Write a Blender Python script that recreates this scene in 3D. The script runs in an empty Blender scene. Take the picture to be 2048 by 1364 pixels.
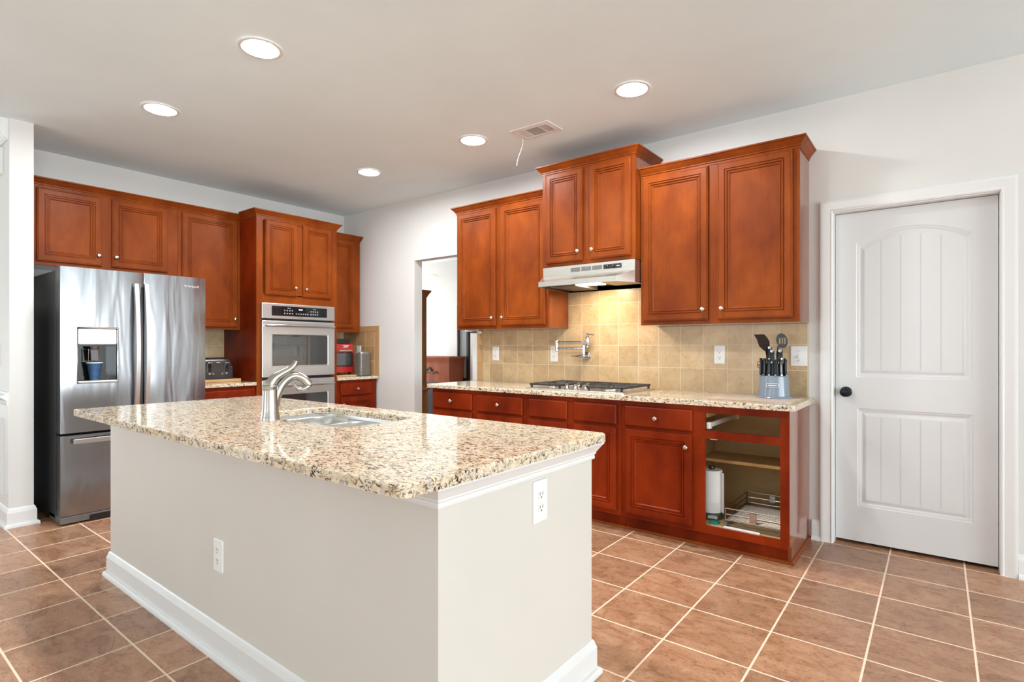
import bpy, bmesh, math, random
from mathutils import Vector, Matrix
random.seed(7)
C = bpy.context.scene
COL = C.collection
R = math.radians

# ------------------------------------------------------------------ camera
cam_d = bpy.data.cameras.new('camera')
cam = bpy.data.objects.new('camera', cam_d); COL.objects.link(cam)
cam.location = (5.5349, -3.8934, 1.2148)
cam.rotation_euler = (R(90), 0, R(90 - 52.3139))
cam_d.sensor_width = 36.0
cam_d.lens = 1098.53 / 2048 * 36
cam_d.shift_x = (1024 - 1027.68) / 2048
cam_d.shift_y = (692.18 - 682) / 2048
cam_d.clip_start = 0.05
C.camera = cam

# ------------------------------------------------------------------ view + world + window light
C.view_settings.view_transform = 'Standard'
C.view_settings.look = 'None'
C.view_settings.gamma = 1.0
C.view_settings.use_curve_mapping = False
C.view_settings.exposure = -0.22
C.cycles.use_denoising = True
C.cycles.max_bounces = 10
C.cycles.diffuse_bounces = 6
C.cycles.sample_clamp_indirect = 6.0
W = bpy.data.worlds.new('daylight'); C.world = W
W.use_nodes = True
W.node_tree.nodes['Background'].inputs[0].default_value = (0.86, 0.93, 1.0, 1)
W.node_tree.nodes['Background'].inputs[1].default_value = 1.6


def area(name, loc, direction, sx, sy, power, color=(1, 1, 1), spread=180):
    d = bpy.data.lights.new(name, 'AREA'); d.shape = 'RECTANGLE'
    d.size, d.size_y, d.energy, d.color = sx, sy, power, color
    d.spread = R(spread)
    o = bpy.data.objects.new(name, d); COL.objects.link(o)
    o.location = loc
    o.rotation_euler = Vector(direction).to_track_quat('-Z', 'Y').to_euler()
    return o


# daylight at the unseen windows of the wall on the right and of the wall behind the camera
# (area lights, tilted up as added light for the ceiling)
SIDE, REAR = 265, 44
for yy in (-6.6, -4.0, -1.4):
    area('window_daylight_side', (13.93, yy, 1.35), (-1, 0, 0.45), 2.2, 2.0, SIDE, (0.85, 0.95, 1.0))
area('window_daylight_rear', (2.1, -7.93, 1.35), (0, 1, 2.0), 2.2, 2.0, REAR * 2, (0.88, 0.97, 1.0))
area('window_daylight_rear', (5.6, -7.93, 1.35), (0, 1, 2.0), 2.2, 2.0, REAR, (0.88, 0.97, 1.0))
area('window_daylight_dining', (-3.4, -5.6, 1.4), (1, 0.3, 0.4), 2.4, 1.9, 130, (0.88, 0.96, 1.0))
area('window_daylight_hall', (-3.4, 1.7, 1.5), (1, -0.1, 0.2), 2.0, 2.0, 175, (0.98, 0.99, 1.0))  # added area light that brightens the hall; no window stands there



# ------------------------------------------------------------------ materials
def mat(name, col=(0.8, 0.8, 0.8), rough=0.5, metal=0.0, spec=None, coat=0.0, coat_rough=0.05):
    m = bpy.data.materials.new(name); m.use_nodes = True
    b = m.node_tree.nodes['Principled BSDF']
    b.inputs['Base Color'].default_value = (*col, 1)
    b.inputs['Roughness'].default_value = rough
    b.inputs['Metallic'].default_value = metal
    if spec is not None: b.inputs['Specular IOR Level'].default_value = spec
    b.inputs['Coat Weight'].default_value = coat
    b.inputs['Coat Roughness'].default_value = coat_rough
    return m


class N:
    """small node-tree writer"""
    def __init__(s, m):
        s.t = m.node_tree; s.b = s.t.nodes['Principled BSDF']
    def add(s, typ, **kw):
        n = s.t.nodes.new(typ)
        for k, v in kw.items(): setattr(n, k, v)
        return n
    def link(s, a, b): s.t.links.new(a, b)
    def coord(s, scale=(1, 1, 1), loc=(0, 0, 0)):
        tc = s.add('ShaderNodeTexCoord'); mp = s.add('ShaderNodeMapping')
        mp.inputs['Scale'].default_value = scale; mp.inputs['Location'].default_value = loc
        s.link(tc.outputs['Object'], mp.inputs['Vector']); return mp.outputs[0]
    def noise(s, vec, scale, detail=4, rough=0.55, dist=0.0):
        n = s.add('ShaderNodeTexNoise')
        n.inputs['Scale'].default_value = scale; n.inputs['Detail'].default_value = detail
        n.inputs['Roughness'].default_value = rough; n.inputs['Distortion'].default_value = dist
        s.link(vec, n.inputs['Vector']); return n.outputs['Fac']
    def ramp(s, fac, stops, mode='LINEAR'):
        r = s.add('ShaderNodeValToRGB'); r.color_ramp.interpolation = mode
        e = r.color_ramp.elements
        while len(e) < len(stops): e.new(0.5)
        for i, (p, c) in enumerate(stops):
            e[i].position = p; e[i].color = (*c, 1) if len(c) == 3 else c
        s.link(fac, r.inputs[0]); return r.outputs[0]
    def mix(s, fac, a, b, mode='MIX'):
        n = s.add('ShaderNodeMix', data_type='RGBA', blend_type=mode)
        for sock, v in ((n.inputs[0], fac), (n.inputs[6], a), (n.inputs[7], b)):
            if hasattr(v, 'links') or hasattr(v, 'is_linked'): s.link(v, sock)
            elif isinstance(v, (int, float)): sock.default_value = v
            else: sock.default_value = (*v, 1)
        return n.outputs[2]
    def bump(s, h, strength=0.1, dist=0.002):
        n = s.add('ShaderNodeBump'); n.inputs['Strength'].default_value = strength
        n.inputs['Distance'].default_value = dist
        s.link(h, n.inputs['Height']); s.link(n.outputs[0], s.b.inputs['Normal'])
    def color(s, c): s.link(c, s.b.inputs['Base Color'])
    def rough(s, c): s.link(c, s.b.inputs['Roughness'])


def paint(name, col, rough=0.6, var=0.03):
    m = mat(name, col, rough); n = N(m)
    f = n.noise(n.coord(), 1.3, 3)
    n.color(n.ramp(f, [(0.3, tuple(c * (1 - var) for c in col)), (0.7, tuple(min(1, c * (1 + var)) for c in col))]))
    n.bump(n.noise(n.coord(), 190, 2), 0.06, 0.001)
    return m


M = {}
M['wall'] = paint('wall_paint', (0.70, 0.69, 0.665), 0.55)
M['ceiling'] = paint('ceiling_paint', (0.80, 0.915, 0.955), 0.8)
M['island_paint'] = paint('island_paint', (0.66, 0.63, 0.58), 0.45)
M['trim'] = mat('white_trim', (0.76, 0.76, 0.75), 0.35)
M['door'] = mat('white_door', (0.68, 0.68, 0.68), 0.38)


def wood(name, dark, light, rough=0.36, axis='z', coat=0.0, streak=1.0, spec=0.13):
    m = mat(name, light, rough, coat=coat, coat_rough=0.20, spec=spec); n = N(m)
    k = 1 + 5 * streak
    sc = {'z': (k, k, 1.0), 'x': (1.0, k, k), 'y': (k, 1.0, k)}[axis]
    a = n.noise(n.coord(tuple(1 + (c - 1) * .35 for c in sc)), 2.4, 4, 0.55, 0.3)
    fine = n.noise(n.coord(tuple(c * 6 if c > 1 else c * 2 for c in sc)), 5, 4, 0.6)
    c1 = n.ramp(a, [(0.30, dark), (0.70, light)])
    g = n.ramp(fine, [(0.3, (0.92, 0.91, 0.90)), (0.65, (1.03, 1.03, 1.02))])
    n.color(n.mix(1.0, c1, g, 'MULTIPLY'))
    return m


M['cherry'] = wood('cherry_stain', (0.145, 0.025, 0.003), (0.265, 0.056, 0.006), streak=0.4)
M['cherry_base'] = wood('cherry_stain_red', (0.11, 0.008, 0.001), (0.275, 0.030, 0.003), streak=0.4)
M['cherry_side'] = wood('cherry_side_laminate', (0.145, 0.025, 0.003), (0.265, 0.056, 0.006), 0.3, coat=1.0, streak=0.4)
M['cherry_side'].node_tree.nodes['Principled BSDF'].inputs['Coat Roughness'].default_value = 0.06
M['interior'] = wood('cabinet_interior', (0.50, 0.34, 0.16), (0.62, 0.44, 0.23), 0.5, 'x', 0.0)
M['raw_wood'] = wood('shelf_edge', (0.58, 0.33, 0.12), (0.68, 0.42, 0.17), 0.5, 'x', 0.0)
M['board'] = wood('cutting_board', (0.55, 0.33, 0.14), (0.70, 0.46, 0.22), 0.5, 'y', 0.0)
M['oak'] = wood('hall_oak', (0.24, 0.10, 0.03), (0.36, 0.16, 0.05), 0.35)
M['mantel'] = wood('mantel_wood', (0.36, 0.11, 0.06), (0.50, 0.18, 0.11), 0.25)


def granite(name):
    m = mat(name, (0.7, 0.6, 0.45), 0.06, spec=0.5); n = N(m)
    v = n.coord((1.0, 1.0, 1.0))
    vs = n.coord((0.75, 1.15, 1.25))
    base = n.ramp(n.noise(vs, 38, 5, 0.6, 0.4), [(0.28, (0.46, 0.33, 0.20)), (0.40, (0.67, 0.54, 0.37)), (0.54, (0.77, 0.66, 0.50))])
    grey = n.ramp(n.noise(v, 26, 5, 0.65), [(0.54, (0, 0, 0)), (0.66, (0.8, 0.8, 0.8))])
    c = n.mix(grey, base, (0.52, 0.48, 0.42))
    br = n.ramp(n.noise(vs, 62, 6, 0.62, 1.4), [(0.555, (0, 0, 0)), (0.595, (1, 1, 1))])
    c = n.mix(br, c, (0.17, 0.088, 0.045))
    patch = n.ramp(n.noise(v, 11, 3, 0.5), [(0.40, (0, 0, 0)), (0.54, (1, 1, 1))])
    bk = n.ramp(n.noise(vs, 74, 6, 0.62, 1.2), [(0.555, (0, 0, 0)), (0.59, (1, 1, 1))])
    c = n.mix(n.mix(1.0, bk, n.mix(0.5, patch, (1, 1, 1)), 'MULTIPLY'), c, (0.022, 0.019, 0.020))
    n.color(c)
    return m


M['granite'] = granite('granite')


def floor_tile():
    s, ox, oy = 0.33927, 4.2933, -0.69668
    m = mat('floor_tile', (0.3, 0.15, 0.09), 0.35); n = N(m)
    br = n.add('ShaderNodeTexBrick', offset=0.0, squash=1.0)
    br.inputs['Scale'].default_value = 1.0
    br.inputs['Brick Width'].default_value = s; br.inputs['Row Height'].default_value = s
    br.inputs['Mortar Size'].default_value = 0.0042; br.inputs['Mortar Smooth'].default_value = 0.15
    br.inputs['Bias'].default_value = 0.0
    br.inputs['Color1'].default_value = (0.80, 0.80, 0.80, 1); br.inputs['Color2'].default_value = (1.12, 1.10, 1.08, 1)
    br.inputs['Mortar'].default_value = (1, 1, 1, 1)
    k = 40
    n.link(n.coord((1, 1, 1), (-ox + k * s, -oy + k * s, 0)), br.inputs['Vector'])
    v = n.coord((1.0, 1.7, 1))
    a = n.noise(v, 7, 8, 0.62, 0.9)
    tile = n.ramp(a, [(0.25, (0.27, 0.125, 0.065)), (0.48, (0.40, 0.205, 0.115)), (0.72, (0.52, 0.30, 0.18))])
    fine = n.ramp(n.noise(v, 30, 8, 0.72, 2.0), [(0.34, (0.50, 0.45, 0.42)), (0.50, (1, 1, 1)), (0.7, (1.08, 1.08, 1.08))])
    tile = n.mix(1.0, tile, fine, 'MULTIPLY')
    tile = n.mix(1.0, tile, br.outputs['Color'], 'MULTIPLY')
    n.color(n.mix(br.outputs['Fac'], tile, (0.85, 0.66, 0.50)))
    rg = n.ramp(a, [(0.3, (0.24,) * 3), (0.7, (0.33,) * 3)])
    n.rough(n.mix(br.outputs['Fac'], rg, (0.7, 0.7, 0.7)))
    sub = n.add('ShaderNodeMath', operation='MULTIPLY_ADD')
    n.link(br.outputs['Fac'], sub.inputs[0]); sub.inputs[1].default_value = -1.6
    n.link(n.noise(v, 26, 6, 0.7), sub.inputs[2])
    n.bump(sub.outputs[0], 0.25, 0.003)
    return m


M['floor'] = floor_tile()


def wall_tile(name, ox, oz, s, ua, tan=((0.48, 0.33, 0.175), (0.60, 0.44, 0.26)), grout=(0.70, 0.60, 0.44)):
    """square glazed tiles; ua is the world axis that runs along the wall"""
    m = mat(name, tan[0], 0.3); n = N(m)
    tc = n.add('ShaderNodeTexCoord'); sp = n.add('ShaderNodeSeparateXYZ'); cb = n.add('ShaderNodeCombineXYZ')
    n.link(tc.outputs['Object'], sp.inputs[0])
    n.link(sp.outputs[0 if ua == 'x' else 1], cb.inputs[0]); n.link(sp.outputs[2], cb.inputs[1])
    mp = n.add('ShaderNodeMapping'); mp.inputs['Location'].default_value = (-ox + 40 * s, -oz + 40 * s, 0)
    n.link(cb.outputs[0], mp.inputs[0])
    br = n.add('ShaderNodeTexBrick', offset=0.0, squash=1.0)
    for k, v in (('Scale', 1.0), ('Brick Width', s), ('Row Height', s), ('Mortar Size', 0.0022), ('Mortar Smooth', 0.2), ('Bias', 0.0)):
        br.inputs[k].default_value = v
    br.inputs['Color1'].default_value = (0.88, 0.88, 0.87, 1); br.inputs['Color2'].default_value = (1.1, 1.1, 1.1, 1)
    n.link(mp.outputs[0], br.inputs['Vector'])
    a = n.noise(n.coord(), 7, 6, 0.65, 0.8)
    c = n.ramp(a, [(0.33, tan[0]), (0.66, tan[1])])
    spk = n.ramp(n.noise(n.coord(), 60, 5, 0.7), [(0.33, (0.80, 0.76, 0.70)), (0.45, (1, 1, 1))])
    c = n.mix(1.0, n.mix(1.0, c, spk, 'MULTIPLY'), br.outputs['Color'], 'MULTIPLY')
    n.color(n.mix(br.outputs['Fac'], c, grout))
    n.rough(n.mix(br.outputs['Fac'], (0.28, 0.28, 0.28), (0.8, 0.8, 0.8)))
    sub = n.add('ShaderNodeMath', operation='MULTIPLY'); n.link(br.outputs['Fac'], sub.inputs[0]); sub.inputs[1].default_value = -1
    n.bump(sub.outputs[0], 0.5, 0.0015)
    return m


M['tile_right'] = wall_tile('backsplash_tile', 2.246, 0.893, 0.1648, 'x')
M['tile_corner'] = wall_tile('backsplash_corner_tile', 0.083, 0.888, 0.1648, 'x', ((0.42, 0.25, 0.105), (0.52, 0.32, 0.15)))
M['tile_back'] = wall_tile('backsplash_back_tile', -1.37, 0.888, 0.1648, 'y')
M['border'] = mat('border_tile', (0.46, 0.28, 0.125), 0.3)


def steel(name, col=(0.60, 0.60, 0.61), rough=0.24, axis='z', wave=0.0, aniso=0.5):
    m = mat(name, col, rough, 1.0); n = N(m)
    sc = {'z': (420, 420, 3.0), 'y': (420, 3.0, 420), 'x': (3.0, 420, 420)}[axis]
    f = n.noise(n.coord(sc), 2.0, 3, 0.6)
    n.rough(n.ramp(f, [(0.3, (rough - 0.02,) * 3), (0.7, (rough + 0.03,) * 3)]))
    n.b.inputs['Anisotropic'].default_value = aniso
    if wave:
        n.bump(n.noise(n.coord((1, 3.2, 0.5)), 2.6, 2, 0.4, 0.6), wave, 0.03)
    return m


M['steel_v'] = steel('brushed_steel_door', (0.33, 0.335, 0.35), 0.20, 'y', 0.20)
M['steel_h'] = steel('brushed_steel', (0.66, 0.645, 0.62), 0.31, 'y')
M['steel_bar'] = mat('satin_steel_handle', (0.62, 0.61, 0.60), 0.30, 1.0)
M['steel_hood'] = steel('brushed_steel_hood', (0.72, 0.68, 0.62), 0.28, 'x')
M['steel_sink'] = steel('sink_steel', (0.62, 0.62, 0.62), 0.26, 'y')
M['steel_dark'] = mat('dark_steel', (0.23, 0.235, 0.24), 0.38, 0.8)
M['nickel'] = mat('brushed_nickel', (0.44, 0.41, 0.37), 0.24, 1.0)
M['knob'] = mat('satin_nickel_knob', (0.60, 0.54, 0.46), 0.28, 1.0)
M['chrome'] = mat('chrome', (0.52, 0.52, 0.54), 0.09, 1.0)
M['wire'] = mat('chrome_wire', (0.27, 0.235, 0.20), 0.30, 1.0)
M['case'] = mat('fridge_case', (0.028, 0.029, 0.031), 0.38)
M['black'] = mat('black_plastic', (0.012, 0.012, 0.013), 0.32)
M['black_gloss'] = mat('black_glass', (0.010, 0.010, 0.011), 0.05, spec=0.6)
M['oven_glass'] = mat('oven_glass', (0.030, 0.032, 0.032), 0.03, spec=1.0, coat=1.0, coat_rough=0.02)
M['iron'] = mat('cast_iron', (0.022, 0.021, 0.022), 0.5)
M['white'] = mat('white_plastic', (0.82, 0.82, 0.80), 0.35)
M['almond'] = mat('almond_plastic', (0.74, 0.66, 0.54), 0.4)
M['slot'] = mat('outlet_slot', (0.05, 0.045, 0.04), 0.6)
M['vent_dark'] = mat('vent_shadow', (0.16, 0.145, 0.13), 0.8)
M['red'] = mat('red_enamel', (0.42, 0.012, 0.012), 0.25, coat=0.4)
M['blue'] = mat('blue_plastic', (0.030, 0.085, 0.20), 0.4)
M['block'] = mat('blue_grey_plastic', (0.185, 0.225, 0.275), 0.2)
M['handle'] = mat('black_handle', (0.012, 0.017, 0.022), 0.25)
M['spatula'] = mat('brown_black_nylon', (0.022, 0.013, 0.009), 0.5, spec=0.2)
M['paper'] = mat('paper', (0.86, 0.86, 0.85), 0.9)
M['teal'] = mat('teal_plastic', (0.0, 0.25, 0.24), 0.4)
M['bronze'] = mat('dark_bronze', (0.012, 0.014, 0.018), 0.2, 0.6)
M['toaster'] = mat('toaster_charcoal', (0.055, 0.052, 0.050), 0.25, 0.4)
M['label'] = mat('pale_lettering', (0.75, 0.75, 0.75), 0.5)
M['dark_label'] = mat('dark_lettering', (0.05, 0.05, 0.05), 0.5)
M['logo'] = mat('logo_grey', (0.55, 0.55, 0.56), 0.4)
M['slate'] = mat('hall_hearth', (0.06, 0.075, 0.09), 0.3)
M['mirror'] = mat('mirror_glass', (0.50, 0.57, 0.58), 0.08)  # pale non-metal: the bright window reflection is put into the colour


def emit(name, col, strength):
    m = mat(name, (0.9, 0.9, 0.9), 0.5)
    b = m.node_tree.nodes['Principled BSDF']
    b.inputs['Emission Color'].default_value = (*col, 1); b.inputs['Emission Strength'].default_value = strength
    return m


M['lamp'] = emit('recessed_lamp_lens', (0.96, 0.98, 1.0), 370.0)
M['hood_lamp'] = emit('hood_lamp_lens', (1.0, 0.84, 0.62), 36.0)
M['clock'] = emit('clock_digits', (0.55, 0.62, 0.22), 0.7)


def clear(name, col, rough=0.05, alpha=0.35):
    m = mat(name, col, rough); b = m.node_tree.nodes['Principled BSDF']
    b.inputs['Alpha'].default_value = alpha
    return m


M['smoky'] = clear('smoky_clear_plastic', (0.20, 0.175, 0.155), 0.1, 0.5)


def cutting_mat():
    m = mat('striped_mat', (0.8, 0.75, 0.65), 0.35); n = N(m)
    w = n.add('ShaderNodeTexWave', wave_type='BANDS', bands_direction='Y')
    w.inputs['Scale'].default_value = 6.0; w.inputs['Distortion'].default_value = 1.2
    n.link(n.coord(), w.inputs['Vector'])
    n.color(n.ramp(w.outputs['Fac'], [(0.25, (0.40, 0.22, 0.13)), (0.42, (0.58, 0.50, 0.40)), (0.9, (0.62, 0.57, 0.48))]))
    return m


M['mat'] = cutting_mat()


# ------------------------------------------------------------------ geometry helpers
class Fr:
    def __init__(s, o, u, v, n): s.o, s.u, s.v, s.n = Vector(o), Vector(u), Vector(v), Vector(n)
    def __call__(s, a, b, c=0.0): return s.o + a * s.u + b * s.v + c * s.n


WLD = Fr((0, 0, 0), (1, 0, 0), (0, 1, 0), (0, 0, 1))
WR = Fr((0, 0, 0), (1, 0, 0), (0, 0, 1), (0, -1, 0))     # right wall: (x, z, distance into the room)
WL = Fr((0, 0, 0), (0, 1, 0), (0, 0, 1), (1, 0, 0))      # back wall:  (y, z, distance into the room)


def B_(): return bmesh.new()


def box(bm, F, a0, a1, b0, b1, c0, c1, bev=0.0, seg=2):
    vs = [bm.verts.new(F(a, b, c)) for c in (c0, c1) for b in (b0, b1) for a in (a0, a1)]
    fs = [(0, 1, 3, 2), (4, 6, 7, 5), (0, 4, 5, 1), (2, 3, 7, 6), (0, 2, 6, 4), (1, 5, 7, 3)]
    faces = [bm.faces.new([vs[i] for i in f]) for f in fs]
    if bev:
        es = list({e for f in faces for e in f.edges})
        bmesh.ops.bevel(bm, geom=es, offset=bev, segments=seg, profile=0.5, affect='EDGES')


def wbox(bm, x0, x1, y0, y1, z0, z1, bev=0.0, seg=2): box(bm, WLD, x0, x1, y0, y1, z0, z1, bev, seg)


def loft(bm, loops, cap0=True, cap1=True, closed=True):
    L = [[bm.verts.new(p) for p in lp] for lp in loops]
    n = len(L[0])
    for A, Bv in zip(L, L[1:]):
        for i in range(n if closed else n - 1):
            j = (i + 1) % n
            try: bm.faces.new((A[i], A[j], Bv[j], Bv[i]))
            except ValueError: pass
    if cap0: bm.faces.new(list(reversed(L[0])))
    if cap1: bm.faces.new(L[-1])
    return L


def rect2(a0, a1, b0, b1): return [(a0, b0), (a1, b0), (a1, b1), (a0, b1)]


def rr2(a0, a1, b0, b1, r, seg=5):
    pts = []
    for cx, cy, s in ((a1 - r, b0 + r, -90), (a1 - r, b1 - r, 0), (a0 + r, b1 - r, 90), (a0 + r, b0 + r, 180)):
        for k in range(seg + 1):
            t = R(s + 90 * k / seg); pts.append((cx + r * math.cos(t), cy + r * math.sin(t)))
    return pts


def stack(bm, F, fn, prof, cap0=True, cap1=True):
    """fn(inset) -> 2D loop; prof [(inset, height)]"""
    return loft(bm, [[F(a, b, c) for a, b in fn(i)] for i, c in prof], cap0, cap1)


def rplate(bm, F, a0, a1, b0, b1, r, c0, c1, bev=0.0, seg=5):
    fn = lambda i: rr2(a0 + i, a1 - i, b0 + i, b1 - i, max(r - i, 1e-4), seg)
    prof = [(0, c0), (0, c1 - bev), (bev * 0.3, c1 - bev * 0.3), (bev, c1)] if bev else [(0, c0), (0, c1)]
    stack(bm, F, fn, prof)


def poly(bm, F, pts, c0, c1): loft(bm, [[F(a, b, c0) for a, b in pts], [F(a, b, c1) for a, b in pts]])


def ring(F, a, b, c, r, seg, ph=0): return [F(a + r * math.cos(2 * math.pi * k / seg + ph), b + r * math.sin(2 * math.pi * k / seg + ph), c) for k in range(seg)]


def lathe(bm, F, a, b, prof, seg=24, cap0=True, cap1=True):
    """turned about F's third axis at (a, b); prof [(radius, height)]"""
    loft(bm, [ring(F, a, b, h, max(r, 1e-4), seg) for r, h in prof], cap0, cap1)


def tube(bm, pts, rad, seg=10, caps=True, flat=1.0):
    pts = [Vector(p) for p in pts]
    rs = rad if isinstance(rad, (list, tuple)) else [rad] * len(pts)
    d0 = (pts[1] - pts[0]).normalized()
    up = Vector((0, 0, 1)) if abs(d0.z) < 0.9 else Vector((1, 0, 0))
    s = d0.cross(up).normalized(); loops = []
    for i, p in enumerate(pts):
        d = (pts[min(i + 1, len(pts) - 1)] - pts[max(i - 1, 0)]).normalized()
        s = (s - d * s.dot(d)).normalized(); t = d.cross(s)
        loops.append([p + rs[i] * (math.cos(2 * math.pi * k / seg) * s + flat * math.sin(2 * math.pi * k / seg) * t) for k in range(seg)])
    loft(bm, loops, caps, caps)


def curve(pts, n=8):
    """Catmull-Rom through pts"""
    P = [Vector(p) for p in pts]; P = [2 * P[0] - P[1]] + P + [2 * P[-1] - P[-2]]; out = []
    for i in range(1, len(P) - 2):
        for k in range(n):
            t = k / n; a, b, c, d = P[i - 1:i + 3]
            out.append(0.5 * (2 * b + (c - a) * t + (2 * a - 5 * b + 4 * c - d) * t * t + (3 * b - a - 3 * c + d) * t ** 3))
    return out + [P[-2]]


def mold(bm, F, path, prof, closed=False):
    """moulding along a 2D path in F with mitred corners; prof [(offset to the right of travel, height)] is a closed section"""
    n = len(path); P = [Vector((p[0], p[1])) for p in path]; rows = []
    for i in range(n):
        ds = []
        if closed or i > 0: ds.append((P[i] - P[i - 1]).normalized())
        if closed or i < n - 1: ds.append((P[(i + 1) % n] - P[i]).normalized())
        ns = [Vector((d.y, -d.x)) for d in ds]
        m = ns[0] if len(ns) == 1 else (ns[0] + ns[1]) / (1 + ns[0].dot(ns[1]))
        rows.append([F(P[i].x + m.x * o, P[i].y + m.y * o, h) for o, h in prof])
    if closed:
        V = [[bm.verts.new(p) for p in r] for r in rows]; k = len(prof)
        for i in range(n):
            for j in range(k): bm.faces.new((V[i][j], V[(i + 1) % n][j], V[(i + 1) % n][(j + 1) % k], V[i][(j + 1) % k]))
    else: loft(bm, rows)


def slab(bm, outer, holes, z0, z1, bev):
    """stone slab: outer(inset), holes [fn(inset)] as 2D loops"""
    prof = [(0, z0), (0, z1 - bev), (bev * 0.3, z1 - bev * 0.3), (bev, z1)]
    tops, bots = [], []
    for fn, sg in [(outer, 1)] + [(h, -1) for h in holes]:
        L = [[bm.verts.new((a, b, c)) for a, b in fn(i * sg)] for i, c in prof]
        n = len(L[0])
        for A, Bv in zip(L, L[1:]):
            for i in range(n): bm.faces.new((A[i], A[(i + 1) % n], Bv[(i + 1) % n], Bv[i]))
        tops.append(L[-1]); bots.append(L[0])
    for grp in (tops, bots):
        es = []
        for lp in grp:
            for i in range(len(lp)):
                e = bm.edges.get((lp[i], lp[(i + 1) % len(lp)])); es.append(e)
        bmesh.ops.triangle_fill(bm, edges=es, use_beauty=True)


def root_of(o):
    while o.parent is not None: o = o.parent
    return o


def obj(name, bm, m, parent=None, angle=32):
    bmesh.ops.remove_doubles(bm, verts=bm.verts, dist=1e-6)
    bmesh.ops.recalc_face_normals(bm, faces=bm.faces)
    me = bpy.data.meshes.new(name)
    if parent is not None:
        off = root_of(parent)['base']
        bmesh.ops.translate(bm, verts=bm.verts, vec=-Vector(off))
    # an edge between a broad flat face and a narrow bevel stays crisp, so that broad faces keep true flat reflections
    bm.edges.index_update(); sharp = []
    for e in bm.edges:
        if len(e.link_faces) == 2:
            a0, a1 = (f.calc_area() for f in e.link_faces)
            if max(a0, a1) > 6 * min(a0, a1) and e.calc_face_angle(0) > R(3): sharp.append(e.index)
    bm.to_mesh(me); bm.free()
    me.materials.append(M[m] if isinstance(m, str) else m)
    me.polygons.foreach_set('use_smooth', [True] * len(me.polygons))
    me.set_sharp_from_angle(angle=R(angle))
    for e in sharp: me.edges[e].use_edge_sharp = True
    o = bpy.data.objects.new(name, me); COL.objects.link(o)
    if parent is not None: o.parent = parent
    return o


def thing(name, label, cat, loc=(0, 0, 0), group=None):
    o = bpy.data.objects.new(name, None); COL.objects.link(o)
    o.location = loc; o['base'] = loc; o['label'] = label; o['category'] = cat
    o.empty_display_size = 0.05
    if group: o['group'] = group
    return o


def single(name, bm, m, label, cat, group=None, angle=32):
    o = obj(name, bm, m, None, angle); o['label'] = label; o['category'] = cat
    if group: o['group'] = group
    return o


def struct(name, bm, m, parent=None, angle=32):
    o = obj(name, bm, m, parent, angle); o['kind'] = 'structure'
    return o


def dup(root, delta, label, group=None):
    r = root.copy(); COL.objects.link(r)
    r.location = root.location + Vector(delta); r['base'] = tuple(r.location); r['label'] = label
    if group: r['group'] = group
    for ch in list(root.children):
        c = ch.copy(); COL.objects.link(c); c.parent = r
        for g in list(ch.children):
            d = g.copy(); COL.objects.link(d); d.parent = c
    return r


def text(name, body, F, a, b, c, size, m, parent, align='CENTER'):
    d = bpy.data.curves.new(name, 'FONT'); d.body = body; d.size = size
    d.align_x = align; d.align_y = 'CENTER'; d.extrude = 0.0004
    d.materials.append(M[m])
    tmp = bpy.data.objects.new(name, d); COL.objects.link(tmp)
    me = bpy.data.meshes.new_from_object(tmp.evaluated_get(bpy.context.evaluated_depsgraph_get()))
    bpy.data.objects.remove(tmp); bpy.data.curves.remove(d)
    o = bpy.data.objects.new(name, me); COL.objects.link(o)
    o.parent = parent
    mw = Matrix((F.u, F.v, F.n)).transposed().to_4x4()
    mw.translation = F(a, b, c) - Vector(root_of(parent)['base'])
    o.matrix_local = mw
    return o


# ================================================================== THE SETTING
CH = 2.74
bm = B_(); wbox(bm, -3.6, 14.1, -8.1, 3.4, -0.06, 0.0); struct('floor', bm, 'floor')
bm = B_(); wbox(bm, -3.6, 14.1, -8.1, 3.4, CH, CH + 0.06); struct('ceiling', bm, 'ceiling')
T = 0.105
bm = B_()
for x0, x1, z0, z1 in ((-0.1, 1.22, 0, CH), (1.22, 2.03, 2.106, CH), (2.03, 5.005, 0, CH), (5.005, 5.815, 2.055, CH), (5.815, 14.0, 0, CH)):
    wbox(bm, x0, x1, 0, T, z0, z1)
struct('wall_right', bm, 'wall')
bm = B_(); wbox(bm, -0.1, 0.0, -2.925, 0.0, 0, CH); struct('wall_back', bm, 'wall')
bm = B_(); wbox(bm, -3.5, 0.625, -3.05, -2.925, 0, CH); struct('wall_left', bm, 'wall')
bm = B_()
SW = ((-7.7, -5.5), (-5.1, -2.9), (-2.5, -0.3))
for y0, y1 in ((-8, -7.7), (-5.5, -5.1), (-2.9, -2.5), (-0.3, 0)): wbox(bm, 14.0, 14.1, y0, y1, 0, CH)
for y0, y1 in SW:
    wbox(bm, 14.0, 14.1, y0, y1, 2.35, CH); wbox(bm, 14.0, 14.1, y0, y1, 0, 0.35)
struct('wall_side', bm, 'wall')
bm = B_()
for x0, x1, z0, z1 in ((-3.5, 1.0, 0, CH), (3.2, 4.5, 0, CH), (6.7, 14.0, 0, CH), (1.0, 3.2, 2.35, CH), (1.0, 3.2, 0, 0.35), (4.5, 6.7, 2.35, CH), (4.5, 6.7, 0, 0.35)):
    wbox(bm, x0, x1, -8.1, -8.0, z0, z1)
struct('wall_rear', bm, 'wall')
bm = B_(); wbox(bm, -3.6, -3.5, -8.1, 3.4, 0, CH); struct('wall_dining', bm, 'wall')
bm = B_(); wbox(bm, -3.5, 3.0, 3.3, 3.4, 0, CH); struct('wall_hall', bm, 'wall')
bm = B_(); wbox(bm, 2.9, 3.0, T, 3.3, 0, CH); struct('wall_hall_side', bm, 'wall')
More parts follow.
